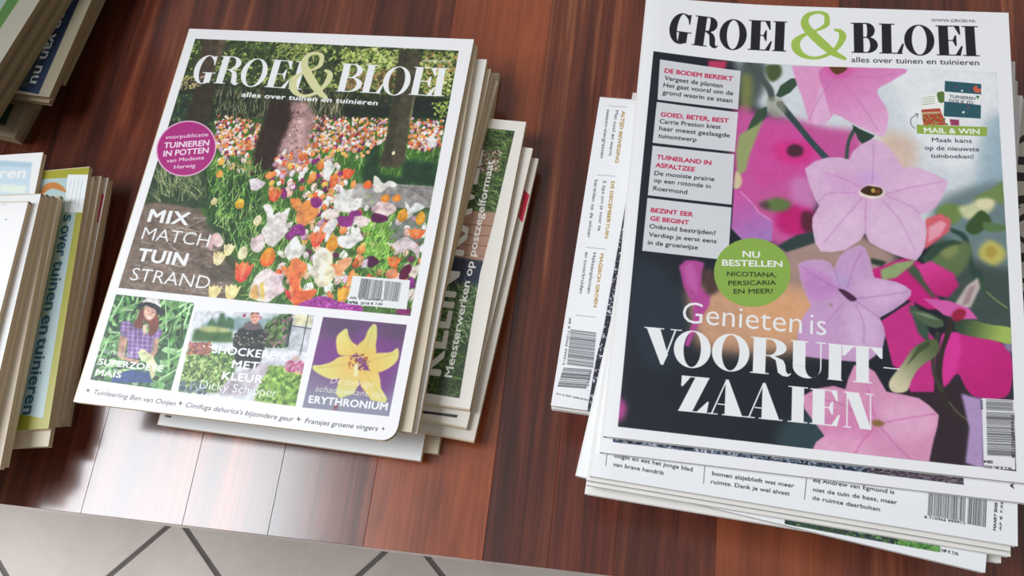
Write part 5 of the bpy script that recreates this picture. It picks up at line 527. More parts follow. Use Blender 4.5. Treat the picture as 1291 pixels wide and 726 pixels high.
["P","8aa4a8",1,1.5,0,[71.3,220.1,77.3,215.4,92.2,212.9,112.5,211.8,122.0,208.9,126.6,219.5,69.4,224.3]],["P","3f6b48",1,0.6,0,[74.9,219.7,76.7,214.9,80.9,219.1,81.6,211.9,84.0,211.1,86.7,217.5,87.2,213.4,91.7,214.9,92.8,220.9,76.1,222.1]],["P","426b3a",1,1,0,[67.1,223.5,92.7,222.4,94.7,229.7,67.3,231.6]],["P","b9bf7c",1,1,0,[68.8,222.4,77.7,220.4,89.2,221.1,90.8,223.1,74.7,224.8]],["P","567a45",1,1,0,[112.5,215.9,121.7,207.9,128.7,207.2,131.0,228.9,117.2,230.4]],["S",60,130,["3c5c30","6f9450","2c4426","9a7a80"],1,3,1.5,0,1,[113.0,213.8,128.7,207.2,131.0,228.9,116.2,230.5]],["P","5b7c44",1,1,0,[66.4,235.7,98.2,235.3,104.1,261.0,67.4,264.2]],["P","86a848",1,1,0,[120.1,241.8,145.6,240.0,144.7,264.8,117.9,264.2]],["S",61,420,["7ba050","5a8040","9cbf6c","3f6434","b9d088"],1,2.6,1.5,0,1,[66.2,238.7,97.5,236.4,100.1,257.6,68.1,263.1]],["S",62,340,["8fbc50","a8cf68","6f9c40","567f38"],1,2.8,1.5,0,1,[120.4,242.8,144.7,240.1,144.5,263.9,117.7,263.2]],["S",63,120,["b8707c","8f5a5c","c98a6c","9c6a50"],1,2.2,1.4,0,1,[66.6,232.7,80.7,231.2,82.8,239.0,67.5,239.6]],["P","c8ccd2",1,0.5,0,[128.7,205.2,144.3,204.6,144.4,230.4,131.4,230.8]],["P","e3dfb8",1,1,0,[130.8,207.5,141.8,206.9,142.9,213.8,131.0,214.5]],["L","454e58",0.6,1,0,[139.2,206.7,139.9,232.9]],["L","454e58",0.6,1,0,[128.4,216.3,129.0,229.1]],["L","454e58",0.6,1,0,[130.6,215.0,143.3,215.6]],["L","30404a",1.2,1,0,[129.4,210.1,130.3,228.0]],["P","c9c2cc",1,1.2,0,[111.8,240.8,121.6,239.7,121.3,246.5,118.7,251.7,112.3,261.9,93.3,262.2,98.6,251.9]],["P","a39aa6",0.7,1.5,0,[94.2,258.2,104.5,251.3,108.0,260.5,95.5,262.9]],["P","262b30",1,0.8,0,[94.1,227.8,96.3,220.6,100.8,218.1,109.9,217.7,116.0,221.5,116.2,230.5,115.7,240.3,112.8,244.6,100.5,243.9]],["S",64,120,["5d6a58","3a443c","9a9a88","1c2124"],0.7,1.6,1.3,0,1,[93.3,222.9,114.8,220.7,116.0,229.5,95.7,231.6]],["P","70606a",1,0.4,1,[99.0,217.2,103.0,214.8,108.3,215.3,111.3,219.0,101.4,220.5]],["P","d9a090",1,0.3,1,[101.4,209.9,103.3,207.9,106.4,208.9,107.7,212.3,106.9,215.9,104.3,215.7,102.0,212.9]],["P","4c3c38",1,0.2,0,[101.6,209.4,103.4,207.5,106.5,208.2,107.7,210.5,106.4,209.6,103.6,208.9,102.2,210.8]],["P","b8496a",1,0,1,[96.5,211.4,97.9,210.2,98.9,211.7,97.5,212.6]],["P","c46a88",1,0,1,[107.6,210.8,109.0,211.0,109.3,212.7,108.2,212.8]],["P","5a3c34",1,0,0,[103.1,211.3,104.0,211.3,104.1,211.7,103.2,211.7]],["P","5a3c34",1,0,0,[105.4,211.3,106.3,211.3,106.3,211.7,105.5,211.7]],["P","a8584c",1,0,0,[104.3,213.9,106.2,213.9,106.0,214.3,104.6,214.3]],["S",65,90,["d98ab0","e8a8c4","c4608c"],1,2.6,1.3,0,1,[133.1,237.5,144.0,237.3,143.6,244.1,132.5,243.4]],["P","c49a8c",0.7,1,0,[135.1,233.4,140.2,233.8,140.0,237.2,135.4,236.8]],["P","e8d870",0.7,0.8,0,[138.5,243.2,143.1,243.7,142.9,245.1,139.0,244.6]],["S",66,60,["5c7a80","8fa0a8","3c5060"],1,2.4,1.4,0,1,[66.5,257.5,83.6,256.5,85.4,263.1,68.4,264.0]],["N",8,0.06],["C3"],
["T","k","f3f5f8","SHOCKEREN",82.8,237.4,130.4,237.1,4.95,1],["T","k","f3f5f8","MET",98.1,245.4,115.4,245.0,4.91,1],["T","k","f3f5f8","KLEUR",93.7,253.2,119.9,252.8,4.87,1],["T","l","f3f5f8","Dicky Schipper",80.7,260.5,131.3,260.3,5.41,1],["G","6a4a78","8f86a4",[173.4,211.3,179.6,265.2],1,0,0,[149.1,207.2,203.1,207.0,203.3,263.7,149.1,264.5]],["C0"],
["P","7a3f8a",1,5,1,[165.0,214.4,179.0,216.4,199.7,214.2,203.0,230.4,201.3,243.6,194.5,252.9,149.3,239.5,149.3,225.1]],["P","5c4a66",0.7,4,0,[147.4,207.1,172.4,206.9,172.0,220.5,154.7,218.9]],["P","5c4a60",0.7,5,0,[184.8,206.8,203.7,206.0,205.2,219.2,191.7,218.4]],["P","8fa0a8",0.6,5,0,[146.2,255.1,168.2,253.7,201.7,256.3,203.4,264.6,148.8,265.6]],["G","edc060","e9e28a",[178.3,234.2,163.8,214.3],1,0.3,0,[173.9,229.2,165.7,230.2,163.0,228.1,161.0,222.7,160.8,218.3,163.8,214.3,166.1,213.4,168.0,217.5,171.0,221.1,175.6,224.0]],["G","edc060","d8dc86",[178.3,234.2,184.3,209.7],1,0.3,0,[174.5,226.9,175.2,222.4,178.3,218.7,179.4,213.0,182.0,208.6,184.3,209.7,185.8,215.7,186.4,222.3,187.3,226.6,180.9,230.6]],["G","edc060","e4dd84",[178.3,234.2,201.3,223.8],1,0.3,0,[181.8,229.4,187.8,226.6,196.4,225.1,199.7,222.2,201.3,223.8,201.8,228.9,198.3,234.2,191.4,238.4,185.8,237.7]],["G","edc060","dfe08a",[178.3,234.2,150.5,241.0],1,0.3,0,[173.0,230.3,165.4,231.2,160.6,235.0,154.5,237.6,149.9,238.3,150.5,241.0,155.9,243.7,164.2,245.6,172.4,242.5,178.0,237.5]],["G","edc060","e3e08c",[178.3,234.2,200.0,253.4],1,0.3,0,[178.0,237.5,191.4,238.2,193.4,242.3,195.0,247.5,200.0,253.4,199.5,256.1,190.7,255.5,182.4,247.9]],["G","edc060","dbd98c",[178.3,234.2,179.0,252.5],1,0.3,0,[168.9,241.8,180.1,237.3,181.1,246.9,179.0,252.5,171.1,256.6,167.7,253.8,167.9,247.3]],["L","b8b04c",0.5,0.6,0.3,[178.1,233.1,165.3,215.5]],["L","b8b04c",0.5,0.6,0.3,[179.2,233.0,182.7,210.4]],["L","b8b04c",0.5,0.6,0.3,[179.4,234.1,199.8,225.3]],["L","b8b04c",0.5,0.6,0.3,[176.2,234.4,152.1,239.8]],["L","b8b04c",0.5,0.6,0.3,[179.9,236.2,198.1,254.6]],["S",70,60,["c4703c","a84f34","e0b878","8a4a3c"],0.5,1.4,2.2,0,1,[170.6,229.5,178.0,227.6,184.9,231.3,184.7,237.9,176.2,239.9,171.5,236.0]],["P","f0e8b8",1,0.4,0,[175.3,235.6,177.6,233.2,179.1,241.7,176.8,242.5]],["P","8a3c40",1,0.6,0,[168.7,260.6,170.8,260.9,170.5,263.6,168.8,263.5]],["C3"],
["T","i","f0eed8","De zonnige",162.8,248.0,190.2,247.6,3.78,0.8],["T","i","e9ecd8","schaduwkant van",154.5,254.0,198.3,253.3,3.78,0.85],["T","k","f3f5f8","ERYTHRONIUM",152.2,261.2,201.2,260.3,4.38,1],["P","33343e",1,0,0,[6.5,269.9,7.8,269.6,7.6,268.1,8.6,269.6,10.1,269.9,8.7,270.3,8.9,271.8,7.9,270.4]],["T","s","33343e","Tuinleerling Ben van Ooijen",12.5,271.8,68.4,272.9,3.05,1],["P","33343e",1,0,0,[69.6,270.8,70.9,270.6,70.8,269.1,71.7,270.6,73.1,270.8,71.7,271.3,71.8,272.7,71.0,271.4]],["T","s","33343e","Cimifuga dahurica's bijzondere geur",75.1,272.8,145.4,273.6,3.01,1],["P","33343e",1,0,0,[146.8,271.6,148.1,271.4,148.0,269.9,148.8,271.4,150.2,271.6,148.9,272.1,148.9,273.4,148.1,272.1]],["T","s","33343e","Fransjes groene vingers",152.6,273.6,198.4,273.0,2.98,1],["P","33343e",1,0,0,[200.4,271.3,201.3,271.1,201.3,270.0,201.9,271.1,202.9,271.3,201.9,271.6,201.9,272.6,201.4,271.7]],["T","k","f3f5f8","MIX",13.7,153.3,42.3,153.6,9.07,1],["T","l","f3f5f8","MATCH",12.8,166.2,60.6,167.6,9.02,1],["T","k","f3f5f8","TUIN",14.3,181.5,48.8,182.2,8.82,1],["T","l","f3f5f8","STRAND",13.5,195.3,68.9,196.5,8.96,1],["P","e7b9d6",1,0,0,[47.3,95.9,46.5,92.8,45.3,89.9,43.7,87.1,41.7,84.5,39.3,82.1,36.7,80.1,33.8,78.3,30.8,77.0,27.7,76.1,24.5,75.6,21.3,75.6,18.2,76.0,15.3,76.9,12.5,78.2,10.1,79.9,7.9,81.9,6.2,84.3,4.8,86.9,3.9,89.7,3.4,92.7,3.3,95.7,3.8,98.8,4.6,101.9,5.9,104.8,7.6,107.6,9.7,110.2,12.0,112.4,14.7,114.4,17.5,116.0,20.5,117.3,23.6,118.1,26.8,118.5,29.9,118.5,32.9,118.1,35.8,117.2,38.4,116.0,40.8,114.3,42.9,112.4,44.7,110.1,46.0,107.6,47.0,104.8,47.6,101.9,47.6,98.9]],["P","b02a80",1,0,0,[46.3,95.9,45.6,93.0,44.4,90.2,42.8,87.5,40.9,85.0,38.7,82.8,36.2,80.8,33.5,79.2,30.6,77.9,27.6,77.1,24.5,76.6,21.5,76.6,18.5,77.0,15.7,77.8,13.1,79.1,10.8,80.7,8.7,82.6,7.0,84.8,5.7,87.3,4.8,90.1,4.4,92.9,4.3,95.8,4.7,98.8,5.6,101.7,6.8,104.5,8.4,107.1,10.4,109.6,12.7,111.8,15.2,113.7,17.9,115.2,20.8,116.4,23.7,117.2,26.7,117.6,29.7,117.6,32.6,117.1,35.3,116.3,37.8,115.1,40.1,113.6,42.2,111.7,43.8,109.5,45.1,107.1,46.1,104.5,46.6,101.7,46.7,98.8]],["T","r","f6e6f0","voorpublicatie",8.4,91.1,38.8,86.8,3.04,1],["T","b","f6e6f0","TUINIEREN",9.3,98.2,41.1,93.9,4.43,1],["T","b","f6e6f0","IN POTTEN",10.8,104.5,42.3,99.5,4.42,1],["T","r","f6e6f0","van Modeste",14.5,109.0,40.6,104.5,2.8,1],["T","r","f6e6f0","Herwig",21.2,113.4,36.0,111.0,2.97,1],["T",0.22,"f3f5f8","G",14.1,45.3,30.8,45.2,22.94,1],["T",0.22,"f3f5f8","R",31.3,44.6,49.7,44.9,22.7,1],["T",0.22,"f3f5f8","O",49.6,45.8,68.7,45.9,22.62,1],["T",0.22,"f3f5f8","E",69.4,45.7,86.2,46.1,22.55,1],["T",0.22,"f3f5f8","I",86.7,46.0,96.6,46.4,22.5,1],["T",0.22,"f3f5f8","B",121.0,46.3,138.7,46.3,22.44,1],["T",0.22,"f3f5f8","L",138.4,46.2,153.8,46.4,22.27,1],["T",0.22,"f3f5f8","O",153.1,47.0,172.0,46.9,22.34,1],["T",0.22,"f3f5f8","E",172.6,46.1,190.0,46.2,22.14,1],["T",0.22,"f3f5f8","I",188.1,46.2,197.3,46.0,22.12,1],["V","dcdba6",0,[105.9,22.9,3.4,104.9,18.3,3.0,100.5,16.3,2.2,95.4,18.2,3.4,93.6,23.1,4.7,94.8,28.1,5.4,98.9,34.3,6.1,104.2,41.1,6.0,109.5,47.2,4.9,115.9,52.1,2.4]],["V","dcdba6",0,[105.9,22.3,3.5,105.1,26.6,3.2,100.1,30.4,1.7,93.7,33.5,2.4,89.5,38.2,4.9,89.7,43.7,5.4,92.9,48.6,3.9,98.1,51.1,2.4,104.0,50.3,2.4,109.9,46.0,2.7,113.1,40.7,3.7,114.5,35.3,4.4,113.4,31.7,3.2,110.3,30.1,1.9]],["T","k","f3f5f8","alles over tuinen en tuinieren",54.6,54.3,152.6,55.5,3.7,1],["T","r","f3f5f8","www.groei.nl",176.9,19.4,197.0,19.1,1.89,0.9],["P","eef0f2",1,0,0,[162.1,178.6,199.5,178.2,201.0,197.3,162.8,197.5]],["B","20222a",[168.4,192.5,194.8,192.9,168.1,179.8],5,52],["P","eef0f2",1,0,0,[182.4,179.8,183.5,179.9,185.2,194.8,183.9,194.9]],["T","r","30323a","AFK",163.3,193.8,168.0,193.9,1.48,1],["T","r","30323a","8710966999912",169.3,193.7,184.9,193.5,1.05,1],["T","b","30323a","APRIL",163.3,196.9,169.6,196.8,1.58,1],["T","r","30323a","2018 € 7,45",171.0,196.8,185.1,196.1,1.57,1]]},"B":{"res":5,"bg":"eff0f3","gain":1.0,"w":210.0,"h":278.0,"ops":[["P","1c212b",1,0,0,[7.6,39.3,58.6,42.4,83.4,42.7,107.8,42.7,151.6,41.9,201.9,41.8,202.7,109.2,203.4,165.2,203.2,235.2,202.7,272.6,187.7,272.4,112.3,272.6,7.5,272.1,7.4,143.6]],["C0"],
["P","d6dde2",1,5,1,[43.2,33.4,216.7,29.6,212.7,122.2,198.9,114.4,182.2,130.3,155.4,150.7,126.4,133.6,100.0,89.7,68.1,70.5,55.1,38.1]],["P","e9ecf0",1,6,1,[147.6,41.3,201.5,41.2,199.6,93.5,176.6,107.6,160.2,91.0,147.6,60.3]],["P","92aebc",0.8,5,1,[196.6,73.2,214.9,72.1,212.9,117.3,192.5,123.7,189.8,106.7]],["P","dcb9a4",0.8,5,1,[142.3,84.4,158.0,91.2,155.8,109.1,145.3,114.9,136.8,97.7]],["P","c99b7b",1,6,1,[43.6,188.9,118.6,177.3,119.2,213.5,95.2,222.5,50.1,224.9,39.7,207.8]],["P","e0a87c",0.8,5,1,[69.4,195.7,102.4,188.0,104.9,206.0,78.6,215.3]],["P","a98c84",1,4,1,[86.8,156.3,118.2,148.9,147.2,160.8,135.0,180.5,94.0,184.2]],["P","6f8488",1,4,1,[167.9,128.0,212.9,117.3,209.2,200.3,190.3,193.4,171.4,163.4]],["P","41504c",1,4,1,[167.6,149.6,189.3,161.8,210.6,169.1,209.0,204.6,182.2,202.9,170.9,186.3]],["P","2f2c36",1,4,0,[170.4,212.8,208.8,208.9,205.8,274.6,165.4,279.4]],["P","33262f",1,3,0,[146.9,232.4,179.6,228.9,180.2,277.7,154.2,280.7]],["P","2c444a",1,4,1,[90.4,261.7,109.9,253.2,114.2,275.4,90.9,276.1]],["P","24303c",1,6,1,[8.1,178.0,30.5,185.4,41.2,216.8,30.3,240.3,12.4,228.8]],["P","b0488f",1,2,1,[4.7,256.1,10.9,259.8,10.0,267.6,5.9,268.9]],["P","4b5a58",1,3,1,[59.9,40.6,73.8,42.4,72.4,64.7,61.6,76.4]],["P","7e8349",1,3,1,[60.9,51.8,66.5,54.1,66.1,76.1,61.8,81.8]],["P","c23a60",1,1,0,[40.4,42.7,51.6,42.4,50.5,48.6,40.8,48.3]],["P","c9579c",1,3.5,1,[57.1,76.8,72.9,78.3,90.9,79.7,108.6,83.9,128.2,87.9,126.2,111.2,105.0,120.3,101.5,150.3,87.0,161.2,71.7,152.8,59.7,128.9]],["P","d44a9d",0.8,4,1,[73.3,86.3,95.5,87.4,109.0,104.7,92.0,118.7,70.4,122.9]],["P","d82f87",0.9,3,1,[82.5,96.2,101.0,94.9,102.1,105.2,91.8,110.1,82.0,105.6]],["P","c21a72",1,2.5,1,[86.2,137.8,101.1,134.6,103.2,151.1,91.0,154.0,83.5,147.8]],["P","cf86bd",0.8,3,1,[92.0,118.7,105.0,120.3,105.4,136.2,92.5,133.8]],["P","5a2038",1,1.6,1,[97.4,139.8,103.8,140.3,104.0,151.0,98.1,150.5]],["P","4c2438",1,1.2,1,[88.4,98.9,92.2,96.3,96.7,98.3,96.4,103.0,92.1,104.9,88.5,103.1]],["P","607a44",1,1.8,1,[75.3,135.7,83.8,131.5,91.2,133.9,89.2,139.0,80.7,140.2]],["P","4f3040",0.7,1.5,1,[74.0,135.8,78.7,134.4,79.8,139.3,75.4,138.6]],["V","4a5552",0.6,[64.1,42.0,4.2,70.5,51.1,4.1,76.7,60.1,4.1,78.4,67.1,3.6]],["P","4a5b35",1,1.2,1,[74.3,44.1,82.0,43.0,83.2,49.7,78.8,55.0,75.5,52.4]],["V","35484c",0.4,[83.0,70.0,4.1,93.2,83.3,3.5,101.8,94.9,3.5,111.6,106.6,3.8]],["P","9a9a88",0.7,1.5,1,[75.2,67.8,83.7,66.2,86.3,75.7,79.7,79.4]],["P","35503c",1,0.3,0,[94.5,51.2,88.7,52.1,83.0,57.4,80.5,64.7,83.3,65.6,88.5,62.0,92.0,56.9]],["P","35503c",1,0.3,0,[75.8,72.1,70.6,75.2,67.3,82.5,64.2,92.8,67.3,92.0,72.3,85.3,76.1,78.6]],["P","9aa36c",1,0.8,0,[61.0,92.5,71.0,84.9,74.0,80.9,72.0,89.0,67.4,105.2,65.7,115.7,61.4,119.6,59.7,103.2]],["P","d6c7a0",1,0.8,1,[60.4,116.6,63.2,119.4,63.9,124.5,61.8,127.7,59.6,126.9]],["V","3c4f4c",0.4,[125.1,83.9,2.2,121.8,92.5,1.9,120.6,103.9,2.0]],["P","2c4038",1,0.3,0,[123.4,81.4,128.2,84.3,135.9,87.9,133.8,90.7,129.5,94.1,126.9,91.1]],["P","e29cc8",1,0.3,0,[88.9,43.2,91.4,53.1,95.8,65.9,99.8,81.8,104.2,82.6,108.5,81.8,112.8,76.2,110.8,62.4,115.1,51.2,114.0,42.4]],["G","d874b4","e8b3da",[115.0,44.6,141.1,84.5],1,0.3,0,[107.8,42.7,151.6,41.6,146.7,49.5,137.1,57.6,141.9,68.6,143.2,76.5,140.6,87.6,133.8,85.5,124.2,80.8,116.3,76.0,111.0,73.1,107.2,58.2]],["P","e6b6da",0.8,0.5,0,[100.6,79.1,105.0,57.2,107.2,58.2,111.5,76.3,108.5,81.8,103.3,82.7]],["L","c072ad",0.5,0.7,0.3,[115.0,46.8,106.0,62.6,99.7,80.2]],["L","c072ad",0.5,0.7,0.3,[119.6,55.4,128.0,66.8,138.1,85.2]],["L","c072ad",0.5,0.7,0.3,[116.8,46.7,134.5,49.1,147.6,45.1]],["P","d85ba5",0.7,1.5,1,[107.8,42.7,123.4,43.1,121.2,48.7,116.0,51.2,110.6,48.7]],["P","5f3a20",1,0.4,1,[110.9,42.6,120.3,42.9,118.1,46.1,114.6,47.9,111.9,45.9]],["P","6f8a4b",1,1.2,1,[167.9,133.3,172.9,128.6,178.6,128.6,181.8,130.3,180.0,137.7,175.0,141.4,170.2,138.9]],["P","728a50",1,1.2,1,[187.6,124.1,196.8,117.5,204.2,112.1,204.5,125.7,197.3,125.3,192.4,126.6]],["P","cdd0a4",1,1.4,1,[179.7,130.5,184.3,128.2,192.5,123.7,198.1,125.2,195.9,131.2,190.5,134.5,183.2,137.0]],["P","e6dcb4",0.8,1.2,1,[189.2,124.9,197.3,124.3,195.5,129.3,189.9,129.7]],["P","38552e",1,0.7,1,[182.7,142.7,186.5,135.7,191.5,131.0,196.1,136.9,192.7,141.9,187.0,146.2]],["P","5c7a4c",1,0.8,1,[192.0,138.2,202.4,139.2,204.7,141.9,193.9,143.7]],["P","c5bb62",1,1.8,1,[190.0,153.4,194.5,148.8,200.4,151.2,202.5,157.0,197.6,163.0,192.9,162.0,189.0,158.6]],["P","a88f3d",0.7,1.2,1,[192.8,153.2,197.1,152.4,197.4,157.4,193.4,158.7]],["V","2c4640",0.8,[175.8,144.2,2.4,181.7,147.5,3.2,183.9,155.3,2.0,185.3,164.5,2.8,187.9,170.2,5.5,189.4,171.9,3.2]],["V","3a5440",0.8,[187.8,172.1,4.0,193.0,179.7,2.3,199.1,185.4,1.9,202.8,189.1,1.9]],["V","7d8a62",0.4,[192.3,178.9,0.8,197.6,183.8,0.9,202.1,186.9,0.8]],["P","60754c",1,1.5,1,[161.3,162.4,171.6,153.1,180.9,150.0,185.6,153.8,182.5,165.2,175.2,172.3,167.3,168.4]],["P","2f4a3c",1,0.8,0,[159.3,162.6,167.5,153.4,175.7,149.9,181.2,151.3,171.5,155.9,164.1,164.0]],["P","9c9f60",0.6,1.5,1,[169.9,157.9,177.2,152.6,178.7,156.2,173.8,161.3]],["P","d8636f",1,0.6,0,[162.5,138.6,169.9,134.6,175.5,137.6,174.6,144.8,168.4,151.0,161.4,157.2]],["P","eba0b2",1,0.8,0,[164.0,143.3,170.2,138.9,173.4,140.6,170.0,147.5,163.5,152.8]],["P","c72f85",1,0.4,0,[139.0,200.5,155.5,186.8,158.5,198.2,167.0,208.8,165.9,226.1,165.0,236.4,153.8,237.6,150.8,228.1,145.0,224.0,142.2,211.2]],["P","c71f7c",1,0.8,0,[128.8,174.1,151.2,162.8,159.3,164.4,164.0,173.3,167.0,183.0,173.2,190.5,162.9,191.5,155.0,187.7,143.1,185.2]],["P","43563e",1,1,0,[155.2,165.7,161.2,171.2,167.8,182.9,165.4,185.0,158.4,176.5,152.4,169.7]],["G","e0409a","b81d6c",[163.3,164.1,172.9,183.8],1,0.6,0,[157.7,166.9,164.9,163.5,176.4,169.9,178.6,176.5,173.3,183.8,166.2,183.1,161.6,176.2]],["P","c4b7b4",1,0.8,0,[182.6,176.2,188.2,171.1,189.2,176.5,184.2,188.2,177.5,190.6,176.0,187.6]],["P","8e6a78",0.6,0.8,0,[183.7,177.0,186.9,174.9,183.5,186.0,179.5,188.2]],["P","3a5646",1,0.6,0,[153.4,190.1,157.4,190.2,163.5,203.9,162.7,210.1,158.0,205.3]],["G","d12d8b","c01f76",[174.5,203.7,197.3,231.3],1,0.4,0,[169.3,206.4,172.9,204.3,181.5,202.1,195.6,205.1,202.6,212.1,202.8,226.1,199.0,235.6,186.2,237.0,181.0,233.4,176.7,225.4,170.8,232.8,167.7,230.2]],["P","e23ba0",0.8,1,1,[169.3,206.4,177.2,203.4,178.9,211.9,175.9,224.2,170.0,232.5,167.8,228.5]],["P","8d7f9c",1,0.8,0,[198.4,203.9,203.7,205.1,203.4,212.1,200.4,209.8]],["P","d85fae",1,0.4,0,[160.6,185.4,173.3,185.6,183.4,189.1,187.5,194.5,178.6,195.4,170.8,193.9]],["P","9a1d3f",1,0.6,1,[174.3,194.0,177.9,189.6,181.8,190.6,180.1,195.2,176.2,196.9]],["P","4d6348",1,0.3,0,[153.0,193.1,159.0,192.3,165.3,194.0,170.3,197.0,170.6,200.1,166.7,201.8,161.6,200.5,157.7,197.3]],["P","8b9d80",0.8,0.4,0,[155.0,193.6,162.9,194.2,168.3,197.2,163.6,196.3]],["G","344a36","a9c060",[178.5,198.9,198.4,203.5],1,0.3,0,[175.7,200.0,179.3,196.2,184.0,195.3,193.2,197.0,203.9,198.2,203.6,206.4,194.5,205.6,184.1,204.5,178.4,203.3]],["V","322b28",0.3,[173.4,198.5,3.6,172.5,203.9,2.8,169.2,215.5,2.3,168.1,229.3,2.5,170.6,240.8,2.6,176.5,248.0,2.4,188.2,255.6,2.3]],["V","3f3d33",0.3,[167.4,204.4,1.9,165.3,215.9,2.0,165.5,226.2,2.0,168.8,235.1,2.0]],["L","8a8a6c",0.6,0.7,0.2,[172.1,240.6,177.3,246.7,186.8,253.0]],["G","56653f","d9cfae",[162.6,211.4,148.8,235.6],1,0.4,0,[165.0,207.7,168.1,210.0,166.8,216.2,158.6,223.9,154.6,230.7,151.9,237.3,145.3,238.5,143.4,233.2,150.0,222.6,154.8,214.4,159.9,209.9]],["P","3b4a30",0.8,0.5,0,[157.9,212.3,162.7,209.2,164.2,210.8,158.7,215.7,151.6,224.2]],["G","cd5aa8","a77bc0",[62.9,131.2,78.3,157.1],1,0.4,0,[59.9,128.4,63.6,128.6,67.8,132.8,74.4,141.2,81.8,146.5,81.8,158.7,66.5,160.0,59.6,152.8]],["L","e39acb",0.6,1,0.2,[63.2,129.1,71.0,137.0,74.3,141.7,81.3,146.1]],["P","b54a97",1,0.6,0,[32.6,178.5,35.8,174.4,41.4,173.9,46.2,174.9,45.5,184.0,45.4,189.6,50.7,193.8,50.3,199.9,45.8,209.5,40.9,224.9,38.7,223.4,42.4,209.4,41.8,200.7,36.0,190.5]],["P","d06bb5",0.6,1,0,[35.2,179.2,39.3,175.0,42.5,184.3,44.0,194.5,38.5,189.4]],["P","4d3a38",1,1.8,1,[46.4,178.2,53.4,180.9,54.8,190.2,49.1,194.0,46.0,186.3]],["P","2d3f3e",1,0.6,0,[84.9,161.3,89.8,157.5,95.2,153.7,104.0,151.0,105.8,157.2,97.5,161.2,89.6,164.8]],["P","93a872",1,0.6,0,[139.0,170.9,147.2,166.0,157.3,163.2,155.2,166.6,147.1,174.8,139.8,177.3]],["P","2b3a33",1,0.6,0,[134.1,164.3,142.3,165.9,139.8,168.9,134.1,167.5]],["P","dcb4d6",1,0.25,0,[122.1,104.4,124.2,98.7,128.5,94.1,134.8,90.0,139.4,91.7,143.8,95.6,147.9,101.7,150.6,107.5,157.9,106.6,165.6,109.6,174.3,113.9,173.9,117.2,171.7,123.1,168.4,129.9,164.4,134.3,159.5,136.2,162.0,140.7,163.0,146.1,161.8,155.3,159.8,160.4,157.3,163.9,152.3,163.2,146.1,161.2,139.0,158.2,133.4,155.0,131.0,149.6,128.6,154.1,120.7,160.6,113.5,162.5,107.9,162.6,104.9,157.7,103.1,148.2,103.1,142.5,106.5,134.7,104.3,131.0,100.8,121.6,98.2,112.0,103.4,106.9,110.0,103.9,116.7,103.2]],["C1"],
["P","e3c2de",0.7,4,1,[102.7,148.2,112.3,136.1,125.2,135.1,130.2,147.8,122.3,161.4,106.3,164.6]],["P","e4c4df",0.7,4,1,[133.3,138.3,150.9,133.1,161.9,143.4,160.2,158.2,147.6,159.3,135.0,153.0]],["P","e9c0e0",0.6,3,1,[154.3,108.0,173.5,114.4,162.1,132.3,146.2,124.0]],["P","d79fd4",0.5,3,1,[120.1,112.4,130.0,115.6,134.1,123.0,130.9,129.0,118.6,126.1,107.0,117.3]],["P","c9a2dc",0.6,3,1,[129.1,109.8,137.3,112.2,139.7,118.8,131.6,119.3,127.5,116.7]],["L","b86fb4",0.45,0.65,0.35,[129.7,122.4,120.2,117.3,109.2,113.8]],["L","b86fb4",0.45,0.65,0.35,[141.3,125.0,155.8,119.5,171.9,114.9]],["L","b86fb4",0.45,0.65,0.35,[129.7,127.5,118.9,143.2,109.4,157.3]],["L","b86fb4",0.45,0.65,0.35,[134.5,119.1,135.1,105.5,135.1,93.6]],["L","b86fb4",0.45,0.65,0.35,[131.3,128.9,131.1,140.3,131.3,149.6]],["L","b86fb4",0.45,0.65,0.35,[139.7,128.3,149.3,140.7,157.0,158.5]],["L","b86fb4",0.45,0.65,0.35,[129.2,124.9,112.1,126.6,105.6,132.8]],["L","b86fb4",0.45,0.65,0.35,[142.2,125.8,154.1,131.0,159.5,135.3]],["C2"],
["P","f4ecd8",0.9,0.6,1,[127.4,124.5,133.2,120.0,140.1,121.6,140.7,125.6,135.7,128.2,130.0,127.5]],["P","3b2314",1,0.2,1,[128.4,124.0,131.6,120.7,135.2,120.6,139.4,121.5,139.9,124.5,136.8,126.4,131.7,126.1]],["P","b8a050",1,0.2,1,[134.1,122.2,135.8,121.7,136.2,124.0,134.4,124.5]],["P","7a4a22",1,0.2,1,[136.8,122.4,138.8,122.7,138.4,124.6,136.8,125.1]],["P","c99fca",1,0.3,0,[96.0,171.4,99.6,168.9,104.3,167.7,109.0,167.5,112.9,168.7,115.0,172.6,116.1,168.6,118.0,164.4,121.8,160.5,126.0,158.0,128.8,157.2,131.2,158.8,133.1,163.3,134.6,169.9,135.9,175.6,141.3,176.4,146.8,177.1,151.7,179.1,154.8,181.7,154.3,184.5,151.3,188.5,145.5,193.6,138.7,198.5,140.7,203.3,141.5,207.8,140.3,214.9,136.4,220.0,131.6,224.1,111.9,224.3,100.2,223.7,97.1,216.7,97.3,209.3,99.6,201.6,103.5,195.2,100.5,188.3,97.8,180.0]],["C1"],
